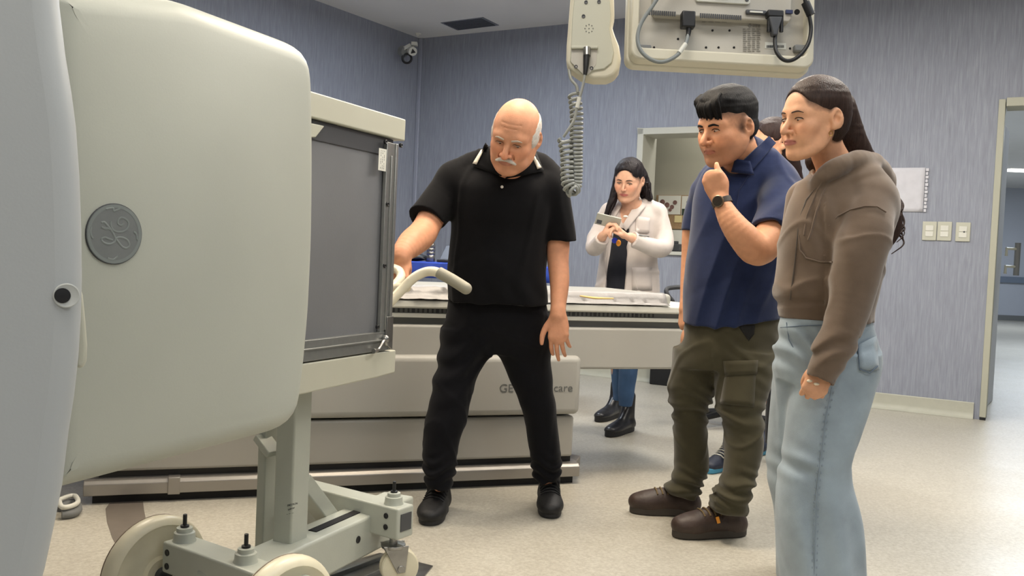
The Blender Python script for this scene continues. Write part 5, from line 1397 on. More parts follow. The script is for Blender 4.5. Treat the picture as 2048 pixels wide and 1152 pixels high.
    def tf(X):
        px, py = px_of(X); d = noise(X*np.array([1, 1, 2.0], np.float32), 18, 4)*.005+ridges(X, 14, .004, 15)
        k = np.exp(-((py-945)/28)**2); d += k*np.sin(X[:, 2]*150+3*np.sin(X[:, 0]*40))*.006
        k = np.exp(-((py-730)/60)**2)*(px < 985); d += k*np.sin(X[:, 2]*75-X[:, 0]*60+2*np.sin(X[:, 0]*25))*.006
        return d
    sdf_mesh('trousers', tr, cloth_mat('black_trousers', (15, 15, 19), sheen=.05), pr, .0045, disp=tf)
    sb = mat('shoe_black', (18, 18, 20), .6, bump=.3, bscale=200); ss = mat('sole_black', (28, 28, 31), .55)
    a = Z(884, 1016); c = Z(853, 1052); shoe(pr, (P(882, 1000, 3.56).x, 3.56), (P(856, 1040, 3.31).x, 3.31), sb, ss, .056, high=.055, lace=sb)
    shoe(pr, (P(1096, 1000, 3.72).x, 3.72), (P(1101, 1030, 3.47).x, 3.47), sb, ss, .054, high=.055, lace=sb)
    return H
old_man()
# ================================================================ MAN IN THE NAVY POLO
def navy_man():
    pr = person(1450, 800, 3.45, 'dark-haired young man in a navy polo and olive cargo trousers, hand at his chin')
    hg = head_group(fold=.6, smile=.001, jaw=1.0, nose=1.12, brow=1.1, fat=.006, mouth=.95)
    H = Loc(hg, P(1454, 256, 3.28), head_frame(58, 13, -3), 1.13)
    body = Group(.03); body.add(H, .02)
    body.add(ch([(1470, 285, 3.33, 34), (1484, 310, 3.38, 40), (1494, 340, 3.42, 50)]), .03)
    torso = [(318, 1446, 1556, 3.42, .07), (340, 1412, 1586, 3.42, .105), (370, 1396, 1602, 3.43, .13), (400, 1388, 1602, 3.43, .14), (440, 1384, 1590, 3.43, .145), (480, 1380, 1578, 3.44, .15), (541, 1373, 1566, 3.45, .155), (600, 1369, 1561, 3.46, .155), (650, 1367, 1559, 3.46, .15)]
    body.add(Loft(torso[:-2], -.02), .03); body.add(Loft([(540, 1400, 1535, 3.45, .10), (640, 1405, 1530, 3.46, .09), (690, 1405, 1530, 3.46, .08)]), .03)
    armN = [(1556, 384, 3.34, 27), (1557, 425, 3.22, 30), (1543, 468, 3.13, 33), (1516, 498, 3.08, 34), (1487, 474, 3.07, 30), (1462, 442, 3.08, 24), (1446, 412, 3.10, 18), (1441, 400, 3.11, 16.5)]
    armF = [(1408, 385, 3.58, 26), (1388, 450, 3.62, 22), (1379, 510, 3.63, 16), (1375, 560, 3.62, 14), (1371, 600, 3.60, 11), (1369, 618, 3.59, 10.5)]
    body.add(ch(armN), .02); body.add(ch(armF), .015)
    w = P(1440, 398, 3.11)
    body.add(hand_items((-.42, .05, 1), (.35, 1, -.1), (1, -.2, 0), w, .93, curl=((26, 52, 30), (70, 80, 50), (78, 85, 60), (80, 85, 60)), splay=(3, 1, -1, -3), wr=.029,
             thumb_pts=((.020, .022, .006), (.052, .040, .010), (.086, .036, .012), (.112, .026, .016))), .010)
    body.add(hand_items((-.05, -.1, -1), (1, .2, 0), (.1, -1, 0), P(1369, 612, 3.59), .85, curl=(30, 35, 38, 40), wr=.024), .010)
    body.add(Chain([P(1400, 680, 3.48), P(1385, 820, 3.54), P(1385, 985, 3.58)], [.075, .05, .022]), .03)
    body.add(Chain([P(1500, 680, 3.42), P(1485, 850, 3.36), P(1468, 1012, 3.30)], [.075, .05, .022]), .03)
    hh = Group(.012)
    e = Group(.02); e.add(Ell((0, -.018, .056), (.0785, .101, .082)), .02); e.add(Ell((0, -.022, .0), (.0765, .094, .06)), .015); e.add(Ell((0, .030, .088), (.064, .064, .040)), .02); e.add(Ell((.0, .068, .072), (.050, .028, .022)), .015)
    hh.add(e); hh.add(Ell((0, .110, -.024), (.074, .062, .080)), .006, 's'); hh.add(Ell((0, .09, -.06), (.09, .06, .07)), .006, 's')
    hh.add(Half((0, 0, -.012), (0, .62, -1)), .006, 'i'); 
    for s_ in (-1, 1): hh.add(Ell((s_*.084, -.006, -.004), (.016, .020, .030)), .006, 's')
    for s_ in (-1, 1): hh.add(Ell((s_*.085, .062, .006), (.03, .026, .042)), .008, 's')
    sk = skin_mat('skin_navy_man')
    b = sdf_mesh('body', body, sk, pr, .0034, color=skin_colors(H, (205, 150, 116), (165, 100, 88), .035, stubble=.30, lipw=.7, hair=hh, hcol=(34, 28, 28), hw=.013), smooth=1)
    hm = hair_mat('black_hair', (15, 14, 15), noise_=.3, rough=.62)
    face_parts(H, hg, b, hm, .0036, gaze=(.004, -.001), open_=.9, lashr=.0012, brow_dz=-.002)
    sdf_mesh('hair', Loc(hh, H.o, H.R, H.s), hm, b, .003, disp=lambda X: noise(H.tl(X)*np.array([1, .25, .5], np.float32), 420, 5)*.0016+noise(X, 110, 8)*.001)
    # fringe tips over the forehead
    Rm = Matrix([list(map(float, r)) for r in H.R]); oo = Vector(tuple(map(float, H.o))); Wp = lambda p: oo+(Rm @ Vector(p))*H.s
    fm = MB(); rb = random.Random(4)
    for k in range(60):
        x = -.052+.104*k/59; z1 = .040+.010*rb.random()+.004*math.sin(k*.8)+.010*(x/.052)*(1 if H.R[0][0] < 0 else -1); y1 = .094-.35*x*x/.05+.004*rb.random()
        y1 = l_hit(hg, x, z1)[1]+.004
        fm.tube([Wp((x*.8, .060, .112)), Wp((x*.92, .082, .095)), Wp((x, y1+.008, .073)), Wp((x*1.02+.004*rb.random(), y1, z1))], [.006, .0066, .006, .0024], n=6, smooth=3)
    fm.build('fringe', hm, b, angle=80)
    nav = cloth_mat('navy_polo', (33, 44, 78), sheen=.2)
    sh = Group(.03)
    sh.add(Loft(torso, .003), .03)
    sh.add(ch([(1500, 312, 3.42, 34), (1545, 345, 3.38, 36), (1560, 372, 3.34, 38)], grow=.003), .04)
    sh.add(ch([(1470, 325, 3.46, 26), (1430, 352, 3.52, 28), (1412, 385, 3.56, 28)], grow=.003), .04)
    sl = And(ch([(1558, 375, 3.34, 42), (1560, 420, 3.22, 45), (1546, 462, 3.14, 44), (1530, 488, 3.1, 42)]), Half(P(1528, 452, 3.12), P(1516, 520, 3.06)-P(1545, 400, 3.22)))
    sh.add(sl, .02)
    sh.add(And(ch([(1410, 385, 3.58, 30), (1392, 440, 3.61, 27), (1385, 480, 3.62, 25)]), Half(P(1388, 462, 3.62), (0, 0, -1))), .02)
    sh.add(ch([(1480, 300, 3.37, 41), (1492, 325, 3.42, 56)]), .03)
    solid = Group(.03); solid.it = list(sh.it); solid.lo = sh.lo; solid.hi = sh.hi
    sh.add(And(ch([(1546, 440, 3.18, 33), (1536, 480, 3.11, 37), (1516, 506, 3.08, 38)]), Half(P(1534, 440, 3.14), P(1545, 400, 3.22)-P(1516, 520, 3.06))), .006, 's')
    sh.add(ch([(1462, 280, 3.28, 37), (1474, 304, 3.34, 35), (1462, 330, 3.30, 18), (1450, 350, 3.27, 8)]), .008, 's')
    sh.add(Half(P(1463, 645, 3.4), P(1463, 700, 3.4)-P(1459, 645, 3.4)), .004, 'i')
    def folds(X):
        px, py = px_of(X)
        d = noise(X*np.array([1, 1, .8], np.float32), 15, 21)*.008*np.clip((1530-px)/40, .25, 1)+ridges(X, 12, .004, 23)
        k = np.exp(-((px-1440)/70)**2)*np.clip((py-380)/80, 0, 1); d += k*(1-np.abs(np.sin(X[:, 0]*42-X[:, 2]*9+noise(X, 9, 2)*.8)))*-.010
        k = np.exp(-((px-1540)/50)**2-((py-420)/60)**2); d += k*np.sin((X[:, 2]-X[:, 0]*.8)*85)*.004
        return d
    shirt = sdf_mesh('polo_shirt', sh, nav, pr, .0045, disp=folds)
    patch('collar', solid, [(1518, 268), (1545, 272), (1600, 320), (1470, 318)], 2, 2, .012, .004, nav, shirt, 2.9, 3.8, 3.3) if False else None
    # collar: a band standing round the neck, folded down in front
    cb = MB(); vs = []; fs = []; n_ = 40
    nc = P(1490, 318, 3.40)
    for i in range(n_+1):
        a = R(-62+ (360-40)*i/n_)
        ca, sa = math.cos(a), math.sin(a)
        up = .5-.5*math.cos(math.radians(360*i/n_)); up = up**.7
        rx, ry = .074, .080
        base = nc+Vector((rx*ca*-1*-1, ry*sa, 0)); 
        pass
    quadL = [(1536, 268), (1558, 300), (1500, 350), (1462, 356)]
    patch('collar', solid, [(1538, 272), (1552, 286), (1500, 346), (1468, 338)], 8, 6, .008, .005, nav, shirt, 2.9, 3.9, 3.35)
    patch('collar', solid, [(1470, 318), (1500, 322), (1508, 350), (1462, 344)], 6, 4, .010, .005, nav, shirt, 2.9, 3.9, 3.3)
    seam('shoulder_seam', solid, [(1496, 352), (1478, 380), (1472, 420), (1478, 452)], .0012, nav, shirt, .0005, d0=2.8)
    # trousers
    ol = cloth_mat('olive_trousers', (70, 66, 50), noise_=.12, nscale=14, sheen=.2)
    tr = Group(.03)
    tr.add(Loft([(618, 1376, 1556, 3.46, .145), (655, 1371, 1556, 3.46, .148), (695, 1362, 1554, 3.46, .145), (735, 1362, 1545, 3.46, .12)]), .03)
    l1 = [(700, 1350, 1446, 3.50, .10), (740, 1342, 1436, 3.51, .10), (779, 1336, 1427, 3.53, .10), (806, 1340, 1419, 3.54, .09), (824, 1346, 1413, 3.545, .08), (885, 1348, 1414, 3.56, .08), (938, 1349, 1414, 3.57, .08), (962, 1342, 1404, 3.57, .08), (980, 1331, 1402, 3.58, .080), (990, 1337, 1401, 3.585, .072)]
    l2 = [(700, 1425, 1553, 3.42, .11), (752, 1428, 1544, 3.40, .11), (806, 1433, 1528, 3.37, .105), (830, 1437, 1522, 3.36, .10), (859, 1449, 1524, 3.35, .095), (912, 1450, 1522, 3.33, .09), (954, 1444, 1509, 3.31, .085), (985, 1427, 1500, 3.30, .085), (1012, 1421, 1494, 3.30, .082), (1022, 1430, 1490, 3.305, .072)]
    tr.add(Loft(l1), .03); tr.add(Loft(l2), .025)
    def tf(X):
        px, py = px_of(X); d = noise(X*np.array([1, 1, 1.8], np.float32), 22, 31)*.006+ridges(X, 16, .004, 33)
        left = px < 1426+(py-780)*.02
        for (yc, w_, am, fr, xs) in ((815, 34, .010, 120, 1), (975, 28, .011, 150, 1), (830, 30, .007, 110, 0), (985, 34, .011, 140, 0), (720, 50, .004, 80, 0)):
            k = np.exp(-((py-yc)/w_)**2)*(left == bool(xs)); d += k*am*.75*np.sin(X[:, 2]*fr+(X[:, 0])*35+2.0*np.sin(X[:, 0]*28+X[:, 2]*20))
        return d
    trs = sdf_mesh('cargo_trousers', tr, ol, pr, .0045, disp=tf)
    patch('cargo_pocket', tr, [(1452, 742), (1512, 738), (1508, 815), (1440, 808)], 6, 6, .003, .005, ol, trs, 2.9, 3.9, 3.3)
    patch('pocket_flap', tr, [(1446, 722), (1516, 720), (1514, 748), (1450, 752)], 6, 3, .006, .004, ol, trs, 2.9, 3.9, 3.3)
    patch('pocket_opening', tr, [(1476, 652), (1510, 650), (1508, 668), (1497, 682)], 4, 4, .004, .002, M['dark'], trs, 2.9, 3.9, 3.3)
    bo = mat('boot_brown', (60, 46, 40), .5, noise=.25, nscale=18, bump=.4, bscale=120); so = mat('boot_sole', (66, 60, 54), .7); lc_ = mat('boot_lace', (110, 92, 60), .8)
    h1, t1 = Z(1398, 1030), Z(1262, 1027); h2_, t2 = Z(1496, 1078), Z(1352, 1083)
    shoe(pr, (h1.x, h1.y+.0), (t1.x, t1.y+.02), bo, so, .054, high=.065, sole=.032, name='boot', tall=1.25, lace=lc_)
    s2, g2 = shoe(pr, (h2_.x, h2_.y+.05), (t2.x, t2.y+.05), bo, so, .054, high=.065, sole=.032, name='boot', tall=1.25, lace=lc_)
    p = hit(g2, 1436, 1040, 2.8, 3.9, .004)
    if p: MB().box(p, (1, 0, .3), (0, 1, 0), (-.3, 0, 1), .006, .003, .012).build('pull_tab', M['orange'], s2)
    # wrist watch (worn)
    a = P(1447, 412, 3.10); b2 = P(1439, 394, 3.11); ax_ = (b2-a).normalized(); c = a.lerp(b2, .4)
    m = MB(); rr = .0335; fz = Vector((0, -1, .0)); fz = (fz-ax_*fz.dot(ax_)).normalized(); fx = ax_.cross(fz)
    vs = []; fs = []; n_ = 40
    for i in range(n_):
        t = 2*math.pi*i/n_
        for (dz, r_) in ((-.010, rr-.001), (-.010, rr+.002), (.010, rr+.002), (.010, rr-.001)): vs.append(c+ax_*dz+(fx*math.cos(t)+fz*math.sin(t)*.88)*r_)
    for i in range(n_):
        for j in range(4): fs.append([i*4+j, ((i+1) % n_)*4+j, ((i+1) % n_)*4+(j+1) % 4, i*4+(j+1) % 4])
    wa = m.add(vs, fs).build('wrist_watch', mat('watch_strap', (52, 46, 44), .6), pr)
    wd = (fz*.86-fx*(.5 if fx.x > 0 else -.5)).normalized(); wc = c+wd*.0325
    m = MB(); m.lathe(wc-wd*.004, wd, [(0, .019), (.006, .021), (.011, .0205), (.0125, .0185)], 32); m.build('watch_case', mat('watch_bezel', (120, 104, 84), .35, metal=.6), wa)
    m = MB(); m.lathe(wc+wd*.0085, wd, [(0, .0172), (.0005, .0170)], 32); m.build('watch_face', mat('watch_dial', (48, 42, 36), .25), wa)
navy_man()
# ================================================================ WOMAN IN THE HOODIE
def hoodie_woman():
    pr = person(1650, 800, 2.75, 'long-haired woman in a brown cropped hoodie and loose light blue jeans, looking left')
    hg = head_group(fold=.35, jr=.018, smile=.0016, jaw=.90, nose=1.05, brow=.75, fat=-.001, mouth=.95)
    H = Loc(hg, P(1627, 240, 2.72), head_frame(66, 5, -3), 1.03)
    body = Group(.03); body.add(H, .02)
    body.add(ch([(1642, 262, 2.74, 34), (1654, 300, 2.77, 33), (1672, 340, 2.79, 38), (1680, 375, 2.79, 55)]), .025)
    torso = [(338, 1650, 1742, 2.79, .06), (362, 1612, 1772, 2.78, .095), (395, 1592, 1786, 2.77, .115), (430, 1580, 1784, 2.76, .125), (480, 1567, 1772, 2.76, .13), (541, 1561, 1758, 2.76, .13), (590, 1551, 1748, 2.76, .13), (615, 1556, 1742, 2.76, .125), (640, 1563, 1740, 2.76, .12)]
    body.add(Loft(torso[:-2], -.03), .03); body.add(Loft([(560, 1600, 1725, 2.76, .085), (700, 1600, 1725, 2.77, .08)]), .03)
    arm = [(1738, 418, 2.66, 30), (1730, 500, 2.60, 28), (1715, 580, 2.58, 26), (1692, 645, 2.57, 22), (1664, 700, 2.56, 17), (1648, 728, 2.555, 16)]
    body.add(ch(arm), .02)
    body.add(hand_items((-.30, -.05, -1), (.25, 1, -.2), (-1, -.25, 0), P(1646, 730, 2.555), .88, curl=((55, 60, 30), (58, 62, 30), (58, 62, 30), (55, 60, 30)), splay=(8, 3, -3, -9), wr=.024,
        thumb_pts=((.02, .02, .01), (.045, .034, .02), (.068, .038, .03), (.085, .034, .038))), .010)
    body.add(ch([(1600, 420, 2.92, 26), (1590, 520, 2.95, 22), (1590, 620, 2.95, 18), (1600, 700, 2.93, 14)]), .02)
    body.add(Chain([P(1605, 700, 2.82), P(1590, 900, 2.86), Vector((P(1600, 900, 2.9).x, 2.9, .09))], [.07, .05, .035]), .03)
    body.add(Chain([P(1680, 700, 2.74), P(1650, 900, 2.72), Vector((P(1645, 900, 2.7).x, 2.72, .09))], [.075, .05, .035]), .03)
    hh = Group(.012)
    e = Group(.02); e.add(Ell((0, -.018, .044), (.0815, .103, .086)), .02); e.add(Ell((0, -.050, .0), (.074, .060, .075)), .02)
    
    hh.add(e); hh.add(Ell((0, .106, .012), (.068, .062, .080)), .008, 's'); hh.add(Ell((0, .09, -.05), (.09, .06, .08)), .008, 's')
    for s_ in (-1, 1):
        hh.add(Ell((s_*.082, .030, -.030), (.035, .042, .052)), .010, 's')
        hh.add(Ell((s_*.088, -.010, -.004), (.022, .028, .036)), .006, 's')
    hh.add(Half((0, 0, -.075), (0, 0, -1)), .01, 'i')
    sk = skin_mat('skin_hoodie_woman')
    b = sdf_mesh('body', body, sk, pr, .0030, color=skin_colors(H, (212, 160, 126), (172, 108, 98), .05, nose=.02, hair=hh, hcol=(70, 50, 40), hw=.005), smooth=1)
    hm = hair_mat('brown_hair', (50, 36, 30), noise_=.35, rough=.5)
    face_parts(H, hg, b, mat('brow_brown', (62, 44, 36), .8), .0020, gaze=(.004, -.002), open_=.72, lashr=.0014, brow_dz=.001)
    hw = Loc(hh, H.o, H.R, H.s)
    G = Group(.02); G.add(hw, .02)
    G.add(ch([(1676, 215, 2.80, 34), (1692, 265, 2.82, 34), (1712, 310, 2.84, 32), (1738, 345, 2.86, 30)]), .03)
    G.add(ch([(1672, 280, 2.80, 12), (1684, 310, 2.82, 16), (1698, 335, 2.83, 22)]), .02)
    G.add(ch([(1632, 300, 2.86, 14), (1624, 322, 2.85, 13), (1632, 345, 2.84, 9)]), .02)
    G.add(ch([(1735, 345, 2.90, 26), (1768, 385, 2.93, 22), (1786, 425, 2.93, 17), (1788, 460, 2.92, 14), (1780, 484, 2.91, 8)]), .02)
    hair = sdf_mesh('hair', G, hm, b, .003, disp=lambda X: np.where(px_of(X)[1] < 270, noise(H.tl(X)*np.array([1, .12, .5], np.float32), 380, 5, 2)*.0008, noise(X*np.array([1, 1, .2], np.float32), 330, 5)*.0022))
    # curled ends
    cm = MB(); rb = random.Random(9)
    for k in range(12):
        x0 = 1786+rb.random()*12; y0 = 395+rb.random()*40; d = 2.90+rb.random()*.05; pts = []; A = 5+6*rb.random(); ph = rb.random()*6; L = 50+rb.random()*35
        for j in range(12):
            t = j/11; pts.append(P(x0+A*math.sin(ph+t*8)*(.4+t)+6*math.sin(t*3), y0+L*t, d+.012*math.cos(ph+t*8)))
        cm.tube(pts, [.006*(1-.75*j/11) for j in range(12)], n=6, smooth=3)
    cm.build('curls', hm, hair, angle=80)
    Rm = Matrix([list(map(float, r)) for r in H.R]); oo = Vector(tuple(map(float, H.o))); Wp = lambda p: oo+(Rm @ Vector(p))*H.s
    # earring
    p = Wp((-.0775 if H.R[0][0] > 0 else .0775, .0, -.034)); 
    q_ = hit(H, 1662, 262, 2.2, 3.2, .004)
    if q_: 
        m = MB(); m.tube([q_+Vector((.005*math.cos(a), 0, -.007+.007*math.sin(a))) for a in [i*math.pi/5 for i in range(11)]], .0012, n=6); m.build('earring', mat('gold', (190, 150, 80), .3, metal=.9), b)
    # hoodie
    hd = cloth_mat('brown_hoodie', (104, 88, 74), noise_=.06, sheen=.35, nscale=30)
    sh = Group(.03)
    sh.add(Loft(torso, .004), .03)
    sh.add(ch([(1660, 352, 2.76, 26), (1712, 362, 2.74, 42), (1742, 400, 2.70, 48)]), .04)
    slv = [(1740, 405, 2.68, 48), (1732, 460, 2.62, 50), (1716, 520, 2.59, 49), (1708, 575, 2.58, 46), (1692, 635, 2.57, 40), (1668, 690, 2.56, 34), (1656, 716, 2.555, 32)]
    sh.add(ch(slv), .02)
    cuff = And(ch([(1662, 706, 2.555, 30), (1646, 742, 2.55, 28), (1634, 775, 2.55, 27)]), Half(P(1634, 757, 2.55), P(1634, 775, 2.55)-P(1662, 706, 2.555)))
    sh.add(cuff, .006)
    sh.add(ch([(1608, 400, 2.90, 36), (1595, 500, 2.93, 34), (1592, 620, 2.93, 28)]), .03)
    # hood roll behind and round the neck
    hood = Group(.015)
    hood.add(ch([(1636, 372, 2.70, 12), (1650, 348, 2.68, 14), (1680, 332, 2.68, 18), (1715, 322, 2.72, 20), (1745, 332, 2.80, 22), (1762, 360, 2.86, 26)]), .015)
    hood.add(ch([(1636, 372, 2.70, 10), (1630, 356, 2.80, 12), (1650, 338, 2.88, 16), (1700, 326, 2.92, 18), (1745, 340, 2.90, 24)]), .015)
    hood.add(ch([(1745, 345, 2.84, 26), (1772, 390, 2.86, 20), (1778, 430, 2.85, 10)]), .02)
    sh.add(hood, .015)
    solid = Group(.03); solid.it = list(sh.it); solid.lo = sh.lo; solid.hi = sh.hi
    sh.add(ch([(1658, 300, 2.76, 38), (1662, 330, 2.78, 40), (1650, 345, 2.74, 22)]), .008, 's')
    sh.add(And(ch([(1654, 735, 2.552, 25), (1630, 780, 2.55, 24)]), Half(P(1640, 742, 2.55), P(1662, 706, 2.555)-P(1634, 775, 2.55))), .004, 's')
    sh.add(Half(P(1650, 641, 2.7), P(1650, 700, 2.7)-P(1652, 641, 2.7)), .004, 'i') if False else None
    arm_keep = ch(slv, grow=.01); 
    def folds(X):
        px, py = px_of(X); d = noise(X*np.array([1, 1, 1.2], np.float32), 20, 41)*.006-np.exp(-(noise(X*np.array([1, 1, .6], np.float32), 9, 77)/.12)**2)*.006*(px > 1650)+ridges(X, 13, .004, 43)
        k = np.exp(-((py-700)/34)**2)*(px > 1600)*(px < 1720); d += k*.0065*np.sin(X[:, 2]*110-X[:, 0]*60+1.5*np.sin(X[:, 0]*40))
        k = np.exp(-((px-1650)/40)**2-((py-470)/90)**2); d += k*.005*np.sin(X[:, 0]*90+X[:, 2]*30)
        k = np.exp(-((py-604)/7)**2)*(px < 1650); d += k*.007
        k = (py > 606)*(py < 645)*(px < 1655); d += k*.0025*np.sin(X[:, 0]*900)*0
        return d
    hdo = sdf_mesh('hoodie', sh, hd, pr, .0042, disp=folds)
    for a_ in ([(1640, 366), (1612, 400), (1598, 440), (1590, 520), (1580, 600)],):
        seam('zip', solid, a_, .0022, mat('zip_brown', (80, 70, 60), .5), hdo, .0015, d0=2.2)
    seam('drawstring', solid, [(1650, 352), (1632, 385), (1614, 430), (1608, 470)], .0028, hd, hdo, .003, d0=2.2)
    seam('drawstring', solid, [(1662, 356), (1646, 385), (1632, 425), (1622, 465), (1616, 480)], .0028, hd, hdo, .003, d0=2.2)
    seam('armhole_seam', solid, [(1658, 452), (1676, 432), (1702, 419), (1730, 412), (1754, 413), (1772, 424)], .0024, hd, hdo, .0035, d0=2.2)
    seam('pocket_seam', solid, [(1598, 470), (1600, 500), (1612, 516), (1640, 524), (1664, 524)], .0022, hd, hdo, .0008, d0=2.2)
    # jeans
    den = mat('light_denim', (148, 162, 172), .85, noise=.16, nscale=9, bump=.35, bscale=500, spec=.2, sheen=.2)
    tr = Group(.03)
    tr.add(Loft([(618, 1566, 1736, 2.76, .115), (650, 1560, 1744, 2.76, .118), (680, 1557, 1752, 2.77, .125), (720, 1556, 1760, 2.77, .13), (760, 1560, 1752, 2.77, .12)]), .03)
    zb = Vector((0, 0, .03))
    l2 = [(700, 1600, 1758, 2.74, .12), (752, 1594, 1752, 2.73, .115), (806, 1583, 1737, 2.72, .112), (859, 1576, 1718, 2.71, .11), (912, 1569, 1700, 2.70, .105), (933, 1566, 1697, 2.70, .105), (965, 1560, 1699, 2.70, .11), (1018, 1558, 1711, 2.70, .12), (1071, 1559, 1718, 2.70, .13), (1152, 1565, 1722, 2.70, .14), (1215, 1570, 1726, 2.70, .145)]
    l1 = [(700, 1554, 1640, 2.82, .11), (752, 1548, 1650, 2.84, .11), (806, 1543, 1650, 2.86, .108), (859, 1538, 1640, 2.87, .106), (912, 1536, 1630, 2.88, .105), (965, 1540, 1630, 2.89, .11), (1018, 1552, 1640, 2.90, .12), (1100, 1562, 1650, 2.90, .13), (1175, 1566, 1660, 2.90, .14)]
    tr.add(Loft(l1), .03); tr.add(Loft(l2), .018)
    def tf(X):
        px, py = px_of(X); d = noise(X*np.array([1, 1, .6], np.float32), 14, 51)*.009+ridges(X*np.array([1, 1, .5], np.float32), 13, .004, 53)
        k = np.exp(-((py-700)/45)**2)*(px < 1660); d += k*.006*np.sin(X[:, 2]*95+X[:, 0]*70+1.5*np.sin(X[:, 0]*35))
        k = np.clip((py-930)/120, 0, 1); d += k*.007*np.sin(X[:, 0]*60+X[:, 2]*12)
        k = np.exp(-((py-930)/30)**2-((px-1590)/60)**2); d += k*.006*np.sin(X[:, 2]*90+X[:, 0]*30)
        return d
    je = sdf_mesh('jeans', tr, den, pr, .0045, disp=tf)
    dsm = mat('denim_seam', (128, 142, 154), .85); dst = mat('denim_dark', (92, 108, 126), .85)
    seam('side_seam', tr, [(1664, 775), (1652, 830), (1646, 880), (1638, 940), (1632, 1000), (1630, 1080), (1628, 1150)], .0016, dsm, je, .004, d0=2.2)
    m = MB()
    for k in range(26):
        t = k/25; y = 785+365*t; xs = np.interp(y, [775, 830, 880, 940, 1000, 1080, 1150], [1664, 1652, 1646, 1638, 1632, 1630, 1628])
        for dx in (-4, 5):
            p = hit(tr, xs+dx, y, 2.2, 3.2, .006)
            if p: m.ball(p, .0022, .0012, .0040, n=6, m=4)
    m.build('seam_puckers', dsm, je)
    patch('back_pocket', tr, [(1716, 690), (1752, 672), (1758, 740), (1720, 742)], 4, 5, .0005, .003, den, je, 2.2, 3.2, 2.7)
    seam('pocket_stitching', tr, [(1716, 690), (1719, 738), (1740, 746), (1756, 732)], .0014, dst, je, .004, d0=2.2)
    seam('fly_seam', tr, [(1573, 645), (1578, 680), (1592, 705), (1596, 730)], .0014, dst, je, .004, d0=2.2)
    seam('waist_seam', tr, [(1561, 655), (1600, 652), (1650, 650)], .0014, dst, je, .004, d0=2.2)
    # shoes under the hems
    ws_ = mat('white_trainer', (190, 190, 186), .6)
    shoe(pr, (P(1660, 900, 2.72).x, 2.78), (P(1640, 900, 2.72).x-.03, 2.56), ws_, M['white'], .048)
    shoe(pr, (P(1620, 900, 2.9).x, 2.97), (P(1606, 900, 2.9).x, 2.78), ws_, M['white'], .048)
    # rings
    for (x, y) in ((1619, 762), (1633, 768)):
        p = hit(body, x, y, 2.2, 3.0, .001)
        if p: MB().ball(p, .0085, .005, .0042, n=14, m=8).build('ring', mat('ring_pale', (226, 214, 190), .3), pr)
hoodie_woman()
